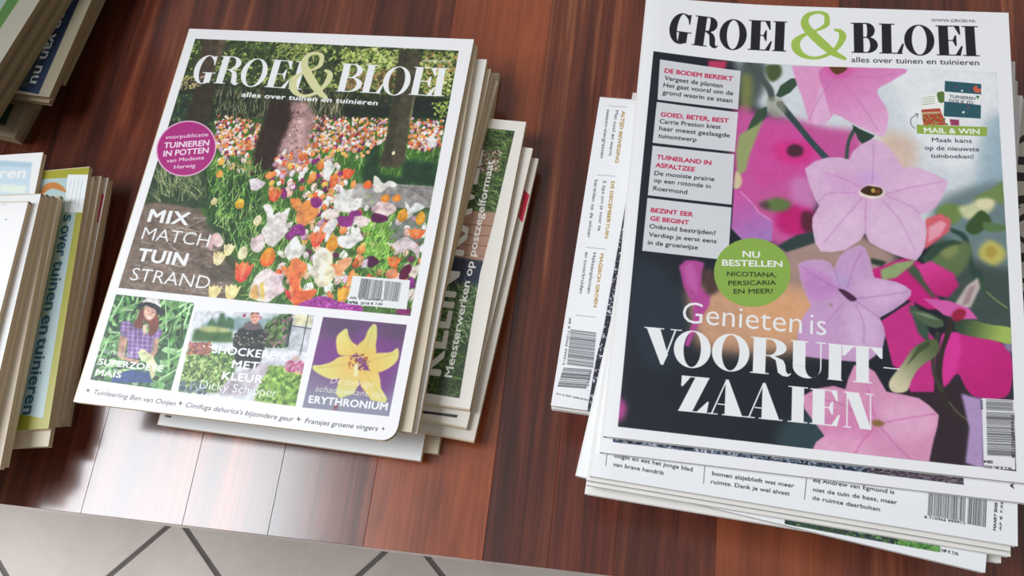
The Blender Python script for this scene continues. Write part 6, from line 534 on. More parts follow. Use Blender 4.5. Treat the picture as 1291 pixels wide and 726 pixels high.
["P","dcb8dd",0.8,3,1,[127.9,179.2,141.3,177.0,153.0,181.6,139.7,194.1,131.4,189.3]],["P","c484c4",0.8,3,1,[98.9,173.1,110.9,176.8,117.9,183.9,109.5,191.3,100.9,187.3]],["P","b9a2d6",0.7,3,1,[115.1,173.6,121.1,175.9,124.6,182.3,117.8,182.9]],["P","dfc0df",0.6,4,1,[122.2,193.9,133.0,192.9,139.7,205.2,134.8,216.6,123.3,215.0]],["L","a866b0",0.5,0.6,0.4,[118.7,184.8,106.7,178.2,97.1,172.2]],["L","a866b0",0.5,0.6,0.4,[127.2,188.7,140.5,185.6,153.4,182.1]],["L","a866b0",0.5,0.6,0.4,[122.1,183.5,125.3,170.7,129.5,159.7]],["L","a866b0",0.5,0.6,0.4,[120.5,192.2,114.7,199.3,109.9,208.1]],["L","a866b0",0.5,0.6,0.4,[127.2,190.6,132.2,193.9,138.9,198.8]],["L","a866b0",0.5,0.6,0.4,[115.1,172.6,116.9,178.2,118.7,183.8]],["L","a866b0",0.5,0.6,0.4,[126.4,191.6,130.6,202.4,130.7,213.4]],["C2"],
["P","4b2346",1,0.4,1,[117.4,184.1,120.0,184.1,123.4,185.8,126.7,188.4,126.5,189.9,123.8,190.3,120.4,187.6]],["P","8f7f7c",0.7,0.8,0,[112.5,192.9,115.0,192.5,114.6,194.4,113.1,194.5]],["P","d996bb",1,0.3,0,[126.0,226.0,131.2,225.5,136.3,228.5,142.1,238.6,150.0,239.3,157.9,240.4,163.0,243.9,167.3,248.3,166.4,254.5,164.4,262.3,161.9,274.5,160.2,276.1,109.5,280.6,105.8,273.8,108.0,268.7,112.0,265.2,101.8,252.4,100.6,245.4,107.1,240.8,115.9,238.3,121.8,239.5,123.2,233.5]],["C1"],
["P","eab4d4",0.7,4,1,[143.6,243.2,163.5,244.1,164.7,257.7,147.8,262.7,139.2,256.0]],["P","d880b2",0.6,4,1,[121.9,250.2,137.8,254.6,135.0,267.1,119.3,271.9,109.0,260.9]],["P","f0bcd6",0.5,4,1,[109.2,267.0,129.3,263.2,137.9,277.3,109.5,280.6]],["L","c25a9c",0.5,0.7,0.4,[138.5,255.8,152.1,251.5,166.3,247.6]],["L","c25a9c",0.5,0.7,0.4,[134.9,254.9,119.0,247.4,104.3,245.8]],["L","c25a9c",0.5,0.7,0.4,[136.4,253.2,133.4,239.6,129.0,228.9]],["L","c25a9c",0.5,0.7,0.4,[136.4,257.9,129.3,267.8,125.1,277.3]],["L","c25a9c",0.5,0.7,0.4,[139.2,257.5,147.7,267.2,157.5,275.0]],["C2"],
["P","8a6a3c",1,0.8,1,[134.9,254.9,138.1,254.0,141.2,255.5,139.2,257.2,136.1,257.3]],["P","b196c4",1,0.8,0,[178.3,235.8,183.6,236.9,188.8,237.6,187.6,273.6,179.3,271.1,181.6,253.5]],["N",9,0.012],["C3"],
["P","dfe1e5",0.95,0,0,[11.9,44.7,59.7,48.7,59.5,75.5,12.6,72.8]],["P","dfe1e5",0.95,0,0,[12.3,74.4,59.6,77.4,59.1,104.0,12.0,102.0]],["P","dfe1e5",0.95,0,0,[12.2,103.9,58.8,105.6,59.0,138.0,12.0,136.2]],["P","dfe1e5",0.95,0,0,[11.9,137.9,59.1,139.8,58.9,172.3,11.7,170.9]],["T","b","c22b57","DE BODEM BEREIKT",15.3,53.7,55.3,56.1,3.08,1],["T","r","2b2b33","Vergeet de planten",15.5,58.8,49.7,61.4,3.05,1],["T","r","2b2b33","Het gaat vooral om de",15.3,63.7,56.0,66.1,3.05,1],["T","r","2b2b33","grond waarin ze staan",15.2,68.8,55.8,71.1,3.04,1],["T","b","c22b57","GOED, BETER, BEST",15.3,83.9,54.4,85.0,2.95,1],["T","r","2b2b33","Carrie Preston kiest",15.0,88.6,50.2,89.5,2.9,1],["T","r","2b2b33","haar meest geslaagde",15.1,93.3,55.7,94.7,2.9,1],["T","r","2b2b33","tuinontwerp",14.9,98.3,36.9,99.1,2.87,1],["T","b","c22b57","TUINEILAND IN",15.2,112.4,46.1,113.7,2.84,1],["T","b","c22b57","ASFALTZEE",14.9,117.7,37.2,118.7,2.82,1],["T","r","2b2b33","De mooiste prairie",14.7,122.9,48.6,124.0,2.79,1],["T","r","2b2b33","op een rotonde in",14.7,127.5,46.8,128.7,2.79,1],["T","r","2b2b33","Roermond",14.7,132.7,33.9,133.6,2.79,1],["T","b","c22b57","BEZINT EER",14.6,146.6,38.0,147.4,2.73,1],["T","b","c22b57","GE BEGINT",14.7,151.8,36.1,152.6,2.71,1],["T","r","2b2b33","Onkruid bestrijden?",14.5,156.7,51.2,157.7,2.71,1],["T","r","2b2b33","Verdiep je eerst eens",14.6,161.8,52.0,162.6,2.66,1],["T","r","2b2b33","in de groeiwijze",14.5,166.7,42.1,167.4,2.68,1],["P","8cb04e",1,0,0,[92.5,176.6,92.4,179.8,91.7,183.0,90.6,186.0,89.1,188.8,87.1,191.4,84.8,193.7,82.1,195.6,79.3,197.0,76.2,198.1,73.1,198.6,69.9,198.7,66.8,198.2,63.8,197.3,61.0,195.9,58.5,194.1,56.3,191.9,54.4,189.4,53.0,186.5,52.1,183.5,51.7,180.3,51.7,177.1,52.3,173.9,53.4,170.7,54.9,167.8,56.9,165.1,59.3,162.8,62.0,160.8,64.9,159.3,68.1,158.2,71.3,157.7,74.5,157.7,77.7,158.1,80.8,159.2,83.6,160.6,86.1,162.5,88.3,164.8,90.0,167.5,91.3,170.4,92.2,173.4]],["T","b","eef0f2","NU",66.7,169.5,75.7,169.3,3.67,1],["T","b","eef0f2","BESTELLEN",56.0,175.8,87.9,173.7,3.63,1],["T","r","23351c","NICOTIANA,",58.9,181.7,85.0,180.0,2.75,1],["T","r","23351c","PERSICARIA",59.9,187.2,85.1,184.5,2.69,1],["T","r","23351c","EN MEER!",63.0,191.8,83.4,189.6,2.72,1],["T","l","eef0f2","Genieten",36.5,211.1,99.2,211.1,12.44,1],["T","l","eef0f2","is",103.4,211.1,111.7,211.1,12.27,1],["T",0.32,"eef0f2","V",16.9,236.1,37.0,235.9,20.54,1],["T",0.32,"eef0f2","O",33.3,236.0,52.8,235.8,20.32,1],["T",0.32,"eef0f2","O",53.4,235.8,72.9,235.6,20.31,1],["T",0.32,"eef0f2","R",73.5,235.6,94.4,235.4,20.06,1],["T",0.32,"eef0f2","U",94.0,235.4,111.9,235.2,20.02,1],["T",0.32,"eef0f2","I",112.7,235.2,120.2,235.2,19.8,1],["T",0.32,"eef0f2","T",120.2,235.2,140.3,235.0,19.79,1],["P","eef0f2",1,0,0,[140.6,225.5,148.5,225.6,148.5,226.2,140.6,226.2]],["T",0.32,"eef0f2","Z",37.8,260.2,53.4,260.1,19.42,1],["T",0.32,"eef0f2","A",53.0,260.1,72.4,259.9,19.4,1],["T",0.32,"eef0f2","A",72.0,259.9,91.0,259.8,19.39,1],["T",0.32,"eef0f2","I",93.5,259.8,103.4,259.7,19.14,1],["T",0.32,"eef0f2","E",104.4,259.7,119.4,259.6,18.9,1],["T",0.32,"eef0f2","N",121.2,259.6,136.0,259.5,18.87,1],["T",0.25,"1d1f27","G",15.3,31.8,28.9,32.6,21.67,1],["T",0.25,"1d1f27","R",29.8,32.6,45.3,33.5,21.7,1],["T",0.25,"1d1f27","O",46.0,34.0,62.1,33.9,21.68,1],["T",0.25,"1d1f27","E",63.1,33.4,77.0,33.3,21.68,1],["T",0.25,"1d1f27","I",77.2,33.3,85.4,33.3,21.67,1],["T",0.25,"1d1f27","B",122.6,32.2,137.5,31.8,21.43,1],["T",0.25,"1d1f27","L",138.3,31.9,152.1,31.7,21.24,1],["T",0.25,"1d1f27","O",152.3,32.2,169.0,31.9,21.05,1],["T",0.25,"1d1f27","E",170.0,31.7,184.5,31.4,21.01,1],["T",0.25,"1d1f27","I",184.3,31.5,193.3,31.3,21.0,1],["V","a3c255",0,[108.5,9.8,3.2,107.5,5.4,2.7,102.9,3.9,2.0,97.4,6.1,3.2,95.5,10.9,4.4,96.8,15.5,5.1,101.0,21.0,5.6,106.6,27.1,5.6,112.1,32.5,4.5,118.9,36.6,2.2]],["V","a3c255",0,[108.5,9.2,3.2,107.7,13.3,3.0,102.3,17.2,1.6,95.5,20.7,2.3,91.1,25.5,4.6,91.2,30.7,5.0,94.5,35.0,3.6,100.0,37.0,2.2,106.3,35.8,2.2,112.5,31.3,2.5,116.0,26.1,3.3,117.5,20.9,4.1,116.4,17.5,2.9,113.2,16.2,1.8]],["T","r","3b3d45","alles over tuinen en tuinieren",122.7,38.8,192.9,37.5,3.77,1],["T","r","5a5c64","WWW.GROEI.NL",167.3,8.1,192.2,7.6,2.03,1],["P","f3f3f0",1,0,0,[160.9,59.9,173.3,56.7,177.1,78.4,161.7,79.4]],["P","8aa070",0.7,0,0,[161.5,61.3,168.3,59.6,168.4,60.1,161.6,61.7]],["P","8aa070",0.7,0,0,[161.5,62.8,168.3,61.1,168.4,61.6,161.6,63.2]],["P","8aa070",0.7,0,0,[161.5,64.3,168.3,62.6,168.4,63.1,161.6,64.7]],["P","8aa070",0.7,0,0,[161.4,65.7,168.2,64.1,168.4,64.6,161.6,66.2]],["P","5b7a3c",1,0,1,[169.8,57.5,173.3,56.7,173.5,63.0,171.0,64.0,170.0,61.5]],["P","b4493a",1,0,0,[161.0,69.2,171.0,67.7,174.3,78.6,162.1,79.3]],["P","c9b08c",1,0,0,[161.1,70.9,170.9,69.8,171.3,71.0,161.4,72.3]],["S",5,60,["7fa03f","4c6b2b","c9553c","d8a064","9ab45c"],0.5,1.2,1.3,0,1,[161.8,72.6,172.0,71.4,176.4,78.5,162.1,79.3]],["P","9c3f64",1,0,0,[176.1,74.6,181.0,74.7,181.1,78.5,176.7,78.6]],["P","2c5a66",1,0,0,[174.1,49.1,193.6,50.2,192.6,73.2,173.0,72.9]],["S",7,26,["dfe7e6","c44f3a","3f7a4c","6b3f7a","1d4450"],0.5,1.3,1.4,0,1,[174.3,49.5,193.4,50.5,192.4,72.7,173.3,72.4]],["P","d8624c",1,0,1,[189.2,52.9,191.0,51.3,191.6,53.2,193.4,53.6,192.6,56.0,189.8,55.5]],["P","f0f0f0",1,0,0,[173.7,56.3,193.3,57.2,193.0,64.3,173.5,63.0]],["T","r","4a5560","TUINIEREN",176.2,60.4,190.0,61.2,2.11,1],["T","r","4a5560","DOE JE ZO.",176.1,63.3,189.4,64.0,2.09,1],["P","3f7a4c",1,0,0,[190.4,58.1,192.5,58.4,191.4,60.7]],["P","93b14d",1,0,0,[158.4,79.3,195.9,78.5,195.4,84.5,158.6,85.1]],["T","b","f4f6ee","MAIL & WIN",162.5,84.3,191.7,83.4,3.39,1],["T","r","4a4c55","Maak kans",166.5,90.0,187.5,89.3,2.8,1],["T","r","4a4c55","op de nieuwste",162.6,95.3,191.2,94.5,2.8,1],["T","r","4a4c55","tuinboeken!",165.7,100.2,188.1,99.3,2.74,1],["L","5a5c60",0.4,1,0,[157.5,81.9,155.5,79.5,155.5,75.6,157.7,73.3,159.1,72.4]],["L","5a5c60",0.4,1,0,[157.5,72.1,159.2,72.3,158.6,74.9]],["P","e9eaed",1,0,0,[188.0,237.1,203.3,236.4,202.4,271.9,187.8,272.9]],["B","20222a",[189.9,244.0,189.7,266.1,203.0,243.2],3,46],["B","20222a",[190.0,237.5,189.9,243.1,202.7,236.8],4,14],["T","r","30323a","8710966999912",202.3,266.1,202.9,244.4,1.33,1],["T","r","30323a","02025",188.4,242.9,188.4,238.3,1.11,1],["T","b","30323a","MEI",188.2,270.2,192.0,269.9,1.3,1],["T","r","30323a","2020 NP € 7,95",188.0,272.6,200.8,272.3,1.31,1]]}}}''')['art']
PRINTS = {}  # upper left pile's covers carry its shade in their ground colours
for key, a in ART.items():
    cv = Canvas(a['w'], a['h'], a['res'], a['bg'])
    run(cv, a['ops'])
    rg = np.random.default_rng(3)
    im = np.clip(cv.im*a['gain'] + rg.normal(0, .008, cv.im.shape[:2])[..., None], 0, .965)
    img = bpy.data.images.new('print_'+key.lower(), cv.W, cv.H)
    buf = np.ones((cv.H, cv.W, 4), np.float32); buf[..., :3] = im[::-1]
    img.pixels.foreach_set(buf.ravel()); img.update(); img.pack()
    PRINTS[key] = print_mat('printed_cover_'+key.lower(), img)

# ================================================================ MAGAZINES
plain_paper = paper_mat('white_cover_paper', 'eceae6', .38)
PAGES = [page_mat('page_edges_cream', 'e0c294'), page_mat('page_edges_grey', 'ecd6b4'), page_mat('page_edges_white', 'efece6'), page_mat('page_edges_shaded_brown', 'a8926f')]  # last one: brown darkened to paint in the upper left pile's shade
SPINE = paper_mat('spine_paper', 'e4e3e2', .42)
COVERS = {'A': paper_mat('cream_cover_paper', 'dccfb8', .45), 'L': paper_mat('warm_cover_paper', 'e2d4be', .45), 'T': paper_mat('shaded_brown_cover_paper', '9c8b70', .5), 'B': plain_paper}  # cover tone per pile; the upper left pile's has its shade painted in
EDGE = {'A': paper_mat('cream_spine_paper', 'd8c8ac', .5), 'L': paper_mat('warm_spine_paper', 'dfcfb6', .5), 'T': paper_mat('shaded_brown_spine_paper', '96866c', .5), 'B': SPINE}  # same for spines: shade of the upper left pile is in its colour

def warp(stack, x, y, z):
    if stack != 'B': return 0.
    v = min(max((y-.064)/.28, 0), 1); u = min(max((x+.02)/.21, 0), 1)
    b_ = (1-u/.5)**2 if u < .5 else 0
    return (.006*b_ + .0008*u)*v**1.5*(max(0., z-.5)/.0854)**3

def magazine(name, key, stack, ztop, t, w, h, q, label, group, front=None, pages=0, round_br=False):
    q = [Vector(q[i:i+2]) for i in (0, 2, 4, 6)]
    zb = ztop-t
    c = (q[0]+q[1]+q[2]+q[3])/4
    root = empty(name, (c.x, c.y, zb), label, 'magazine', group)
    RC = .009
    def place(x, y, z):
        if round_br and y < RC: x = min(x, w-RC+math.sqrt(max(0, RC*RC-(RC-y)**2)))
        a, b_ = x/w, y/h
        p = (1-a)*(1-b_)*q[0]+a*(1-b_)*q[1]+a*b_*q[2]+(1-a)*b_*q[3]
        zz = zb+z
        return Vector((p.x-c.x, p.y-c.y, z+warp(stack, p.x, p.y, zz)))
    r = .0012; th = .00025
    NX = 16
    ys = [h*j/14 for j in range(15)]
    if round_br: ys = sorted(ys+[.0003, .0010, .002, .0035, .0055, .009])
    NY = len(ys)-1
    # wrap-around cover: front leaf, rounded spine, back leaf
    outer = [(w*(1-i/NX) if i < NX else r, t) for i in range(NX+1)]
    outer = [(max(x, r), z) for x, z in outer]
    outer += [(r-r*math.sin(a), t-r+r*math.cos(a)) for a in (.4, .8, 1.2, 1.5708)]
    nf = NX
    outer += [(r-r*math.sin(a), r+r*math.cos(a)) for a in (1.5708, 1.95, 2.35, 2.75)] + [(r, 0), (w*.5, 0), (w, 0)]
    inner = []
    for i, (x, z) in enumerate(outer):
        if z > t-1e-6: inner.append((x, z-th))
        elif z < 1e-6: inner.append((x, z+th))
        else:
            cz = t-r if z > t/2 else r; dx, dz = x-r, z-cz; l = math.hypot(dx, dz) or 1
            inner.append((x-dx/l*th, z-dz/l*th))
    me = bpy.data.meshes.new('cover'); V = []; Fc = []; mi = []; uv = []
    m = len(outer)
    for j in range(NY+1):
        y = ys[j]
        for prof in (outer, inner):
            for x, z in prof:
                V.append(place(x, y, z))
    def vid(j, s_, i): return j*2*m + s_*m + i
    for j in range(NY):
        for i in range(m-1):
            Fc.append((vid(j, 0, i), vid(j+1, 0, i), vid(j+1, 0, i+1), vid(j, 0, i+1))); top = i < nf
            mi.append(0 if top else 1)
            uv += [(outer[i][0]/w, ys[j]/h), (outer[i][0]/w, ys[j+1]/h), (outer[i+1][0]/w, ys[j+1]/h), (outer[i+1][0]/w, ys[j]/h)]
            Fc.append((vid(j, 1, i), vid(j, 1, i+1), vid(j+1, 1, i+1), vid(j+1, 1, i))); mi.append(1); uv += [(0, 0)]*4
        for i in (0, m-1):
            f = (vid(j, 0, i), vid(j, 1, i), vid(j+1, 1, i), vid(j+1, 0, i))
            Fc.append(f if i == 0 else f[::-1]); mi.append(1); uv += [(0, 0)]*4
    for j in (0, NY):
        for i in range(m-1):
            f = (vid(j, 0, i), vid(j, 0, i+1), vid(j, 1, i+1), vid(j, 1, i))
            Fc.append(f if j == 0 else f[::-1]); mi.append(1); uv += [(0, 0)]*4
    me.from_pydata(V, [], Fc)
    ul = me.uv_layers.new(name='UVMap')
    ul.data.foreach_set('uv', [c_ for p in uv for c_ in p])
    me.polygons.foreach_set('material_index', mi)
    me.polygons.foreach_set('use_smooth', [True]*len(Fc))
    me.update()
    cov = link('cover', me, root, [front or COVERS[stack], EDGE[stack]])
    try:
        me.set_sharp_from_angle(angle=.7)
    except Exception: pass
    # block of leaves, in a few uneven gatherings
    bm = bmesh.new(); rg = random.Random(hash_(key)); n = 4
    hh = (t-2*th-.0001)/n
    for k in range(n):
        e1, e2, e3 = rg.uniform(.0001, .0005), rg.uniform(.0001, .0004), rg.uniform(.0001, .0004)
        z0 = th+.00005+k*hh; z1 = z0+hh*.97
        N = 8; ring = []
        for z in (z0, z1):
            lst = [place(.0014+(w-e1-.0014)*i/N, e2, z) for i in range(N+1)] + [place(w-e1, e2+(h-e2-e3)*i/N, z) for i in range(1, N+1)]
            lst += [place(w-e1-(w-e1-.0014)*i/N, h-e3, z) for i in range(1, N+1)] + [place(.0014, h-e3-(h-e2-e3)*i/N, z) for i in range(1, N)]
            ring.append([bm.verts.new(p) for p in lst])
        for i in range(len(ring[0])):
            i2 = (i+1) % len(ring[0])
            bm.faces.new((ring[0][i], ring[0][i2], ring[1][i2], ring[1][i]))
        if stack != 'B': bm.faces.new(ring[1]); bm.faces.new(ring[0][::-1])
    me = bpy.data.meshes.new('page_block'); bm.to_mesh(me); bm.free()
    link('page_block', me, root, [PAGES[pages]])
    return root

def hash_(s): return sum((i+1)*ord(c_) for i, c_ in enumerate(s))

MAGS = json.loads('''[["A", "A", "up", 0.5434, 0.0038, 0.21, 0.278, [-0.3504, 0.0631, -0.1419, 0.0579, -0.133, 0.3386, -0.345, 0.341]],
 ["A1", "A", "up", 0.5395, 0.0037, 0.21, 0.2715, [-0.344, 0.0676, -0.134, 0.0651, -0.1309, 0.3366, -0.3408, 0.3391]],
 ["A2", "A", "up", 0.5357, 0.0037, 0.21, 0.2627, [-0.3414, 0.0716, -0.1315, 0.0653, -0.1236, 0.3279, -0.3335, 0.3342]],
 ["A3", "A", "up", 0.5319, 0.0037, 0.21, 0.25, [-0.3434, 0.0841, -0.1337, 0.0732, -0.1207, 0.3228, -0.3304, 0.3337]],
 ["A4", "A", "up", 0.5281, 0.0037, 0.21, 0.245, [-0.3455, 0.0925, -0.136, 0.0778, -0.1189, 0.3222, -0.3284, 0.3369]],
 ["A5", "A", "up", 0.5243, 0.0037, 0.21, 0.24, [-0.348, 0.0995, -0.139, 0.0795, -0.1161, 0.3184, -0.3252, 0.3384]],
 ["K", "A", "ccw", 0.5205, 0.0036, 0.204, 0.236, [-0.105, 0.0852, -0.0933, 0.2888, -0.3289, 0.3024, -0.3406, 0.0988]],
 ["K2", "A", "ccw", 0.5169, 0.0036, 0.1971, 0.236, [-0.1061, 0.0744, -0.0869, 0.2706, -0.3218, 0.2936, -0.341, 0.0974]],
 ["K3", "A", "ccw", 0.5133, 0.0038, 0.1984, 0.236, [-0.1012, 0.0673, -0.0828, 0.2649, -0.3177, 0.2868, -0.3362, 0.0893]],
 ["X1", "A", "up", 0.5095, 0.0047, 0.1775, 0.278, [-0.3108, 0.0598, -0.1334, 0.0536, -0.1238, 0.3314, -0.3012, 0.3376]],
 ["X2", "A", "up", 0.5047, 0.0046, 0.1803, 0.278, [-0.3045, 0.0625, -0.1243, 0.0598, -0.1202, 0.3378, -0.3005, 0.3404]],
 ["B", "B", "up", 0.5854, 0.0041, 0.21, 0.278, [-0.0203, 0.0643, 0.1887, 0.0607, 0.1953, 0.3367, -0.0164, 0.3397]],
 ["B2", "B", "up", 0.5812, 0.0041, 0.21, 0.278, [-0.0215, 0.0566, 0.1885, 0.0518, 0.1948, 0.3298, -0.0151, 0.3345]],
 ["C", "B", "up", 0.577, 0.0041, 0.2094, 0.278, [-0.0259, 0.0444, 0.1831, 0.0314, 0.2003, 0.3089, -0.0087, 0.3219]],
 ["C2", "B", "up", 0.5728, 0.0041, 0.2091, 0.278, [-0.0275, 0.0427, 0.1812, 0.0292, 0.1992, 0.3066, -0.0095, 0.3201]],
 ["C3", "B", "up", 0.5686, 0.0041, 0.2107, 0.278, [-0.0277, 0.0408, 0.1826, 0.0271, 0.2008, 0.3045, -0.0095, 0.3182]],
 ["E", "B", "up", 0.5644, 0.0041, 0.2078, 0.278, [-0.0341, 0.0459, 0.1719, 0.0186, 0.2084, 0.2942, 0.0024, 0.3215]],
 ["E2", "B", "up", 0.5602, 0.0041, 0.21, 0.278, [-0.0285, 0.0373, 0.1811, 0.0245, 0.198, 0.302, -0.0116, 0.3148]],
 ["F", "B", "cw", 0.556, 0.0041, 0.21, 0.278, [-0.014, 0.3024, -0.0176, 0.0924, 0.2603, 0.0875, 0.264, 0.2975]],
 ["D", "B", "cw", 0.5516, 0.0041, 0.2056, 0.278, [-0.0419, 0.2912, -0.0525, 0.0859, 0.2251, 0.0715, 0.2357, 0.2768]],
 ["D2", "B", "cw", 0.5474, 0.0041, 0.2081, 0.278, [-0.0414, 0.2928, -0.0525, 0.085, 0.2251, 0.0702, 0.2362, 0.278]],
 ["W", "L", "cw", 0.556, 0.0041, 0.187, 0.278, [-0.6919, 0.1698, -0.6772, -0.0166, -0.4001, 0.0052, -0.4148, 0.1917]],
 ["L2", "L", "cw", 0.5518, 0.0041, 0.187, 0.278, [-0.6876, 0.1733, -0.6697, -0.0129, -0.393, 0.0138, -0.4109, 0.1999]],
 ["L3", "L", "cw", 0.5476, 0.0041, 0.187, 0.278, [-0.6873, 0.1743, -0.6691, -0.0118, -0.3924, 0.0154, -0.4106, 0.2015]],
 ["L4", "L", "cw", 0.5434, 0.0041, 0.186, 0.278, [-0.6846, 0.1662, -0.6603, -0.0182, -0.3847, 0.0181, -0.4089, 0.2025]],
 ["L5", "L", "cw", 0.5392, 0.0041, 0.186, 0.278, [-0.6826, 0.1729, -0.6612, -0.0119, -0.3851, 0.02, -0.4064, 0.2047]],
 ["M1", "L", "up", 0.535, 0.0041, 0.21, 0.278, [-0.6079, -0.0624, -0.3995, -0.0368, -0.4334, 0.2392, -0.6418, 0.2136]],
 ["Y", "L", "cw", 0.5306, 0.004, 0.1877, 0.278, [-0.6729, 0.1911, -0.6448, 0.0054, -0.3699, 0.047, -0.398, 0.2327]],
 ["Y2", "L", "cw", 0.5266, 0.004, 0.192, 0.278, [-0.6704, 0.1896, -0.6447, -0.0007, -0.3692, 0.0365, -0.3949, 0.2268]],
 ["Y3", "L", "cw", 0.5226, 0.004, 0.1808, 0.278, [-0.6685, 0.1949, -0.6459, 0.0155, -0.37, 0.0503, -0.3926, 0.2297]],
 ["Y4", "L", "cw", 0.5186, 0.006, 0.1775, 0.278, [-0.666, 0.1997, -0.6462, 0.0233, -0.37, 0.0543, -0.3897, 0.2307]],
 ["N", "T", "cw", 0.53, 0.004, 0.21, 0.278, [-0.7062, 0.5207, -0.7245, 0.3115, -0.4476, 0.2873, -0.4293, 0.4965]],
 ["N2", "T", "cw", 0.5258, 0.004, 0.21, 0.278, [-0.7044, 0.5227, -0.7263, 0.3138, -0.4499, 0.2848, -0.4279, 0.4936]],
 ["N3", "T", "cw", 0.5216, 0.004, 0.21, 0.278, [-0.6983, 0.5471, -0.7239, 0.3387, -0.4479, 0.3048, -0.4223, 0.5132]],
 ["N4", "T", "cw", 0.5174, 0.004, 0.21, 0.278, [-0.707, 0.5369, -0.7399, 0.3294, -0.4653, 0.286, -0.4324, 0.4934]],
 ["N5", "T", "cw", 0.5132, 0.0062, 0.21, 0.278, [-0.7163, 0.5162, -0.7527, 0.3094, -0.4789, 0.2611, -0.4425, 0.468]],
 ["U0", "T", "cw", 0.5343, 0.0041, 0.21, 0.278, [-0.7053, 0.5246, -0.754, 0.3204, -0.4836, 0.2559, -0.4349, 0.4602]],
 ["U1", "T", "cw", 0.5385, 0.0041, 0.21, 0.278, [-0.7048, 0.5245, -0.7523, 0.3199, -0.4816, 0.2569, -0.434, 0.4615]],
 ["U2", "T", "cw", 0.5427, 0.0041, 0.21, 0.278, [-0.7049, 0.5278, -0.7547, 0.3238, -0.4846, 0.2579, -0.4348, 0.462]],
 ["U3", "T", "cw", 0.5469, 0.0041, 0.21, 0.278, [-0.7053, 0.5229, -0.7532, 0.3184, -0.4826, 0.2549, -0.4346, 0.4594]],
 ["U4", "T", "cw", 0.5511, 0.0041, 0.21, 0.278, [-0.7064, 0.5264, -0.7558, 0.3223, -0.4856, 0.2569, -0.4362, 0.461]],
 ["U5", "T", "cw", 0.5553, 0.0041, 0.21, 0.278, [-0.7053, 0.5246, -0.754, 0.3204, -0.4836, 0.2559, -0.4349, 0.4602]],
 ["Ga", "B", "cw", 0.5432, 0.0042, 0.192, 0.26, [-0.0215, 0.3009, -0.0339, 0.1093, 0.2255, 0.0924, 0.238, 0.284]],
 ["Gb", "B", "up", 0.5389, 0.0042, 0.21, 0.278, [-0.0116, 0.0589, 0.1979, 0.0445, 0.217, 0.3219, 0.0075, 0.3363]],
 ["Gc", "B", "up", 0.5346, 0.0042, 0.21, 0.278, [-0.0116, 0.0635, 0.1979, 0.0489, 0.2173, 0.3262, 0.0078, 0.3408]],
 ["Gd", "B", "cw", 0.5303, 0.0042, 0.192, 0.26, [-0.0217, 0.3043, -0.0311, 0.1125, 0.2286, 0.0997, 0.238, 0.2915]],
 ["Ge", "B", "up", 0.526, 0.0042, 0.21, 0.278, [-0.0127, 0.0612, 0.1971, 0.0507, 0.211, 0.3283, 0.0013, 0.3389]],
 ["Gf", "B", "up", 0.5217, 0.0042, 0.21, 0.278, [-0.013, 0.0586, 0.1966, 0.0452, 0.2143, 0.3227, 0.0048, 0.3361]],
 ["Gg", "B", "cw", 0.5174, 0.0042, 0.192, 0.26, [-0.0214, 0.316, -0.034, 0.1244, 0.2254, 0.1074, 0.238, 0.299]],
 ["Gh", "B", "up", 0.5131, 0.0042, 0.21, 0.278, [-0.009, 0.0628, 0.2008, 0.0533, 0.2134, 0.331, 0.0037, 0.3406]],
 ["Gi", "B", "up", 0.5088, 0.0042, 0.21, 0.278, [-0.0128, 0.0599, 0.1969, 0.0495, 0.2106, 0.3272, 0.0008, 0.3375]],
 ["Gj", "B", "cw", 0.5045, 0.0042, 0.192, 0.26, [-0.0216, 0.3205, -0.032, 0.1288, 0.2276, 0.1148, 0.238, 0.3065]],
 ["Ha", "L", "cw", 0.5125, 0.004, 0.175, 0.278, [-0.6689, 0.1941, -0.6476, 0.0204, -0.3717, 0.0543, -0.393, 0.228]],
 ["Hb", "L", "cw", 0.5083, 0.004, 0.175, 0.278, [-0.6709, 0.1941, -0.6496, 0.0204, -0.3737, 0.0543, -0.395, 0.228]],
 ["Hc", "L", "cw", 0.5041, 0.004, 0.175, 0.278, [-0.6729, 0.1941, -0.6516, 0.0204, -0.3757, 0.0543, -0.397, 0.228]],
 ["Ia", "T", "cw", 0.5069, 0.0034, 0.21, 0.278, [-0.7193, 0.5181, -0.7558, 0.3113, -0.482, 0.263, -0.4455, 0.4698]],
 ["Ib", "T", "cw", 0.5034, 0.0034, 0.21, 0.278, [-0.7193, 0.5181, -0.7558, 0.3113, -0.482, 0.263, -0.4455, 0.4698]]]''')
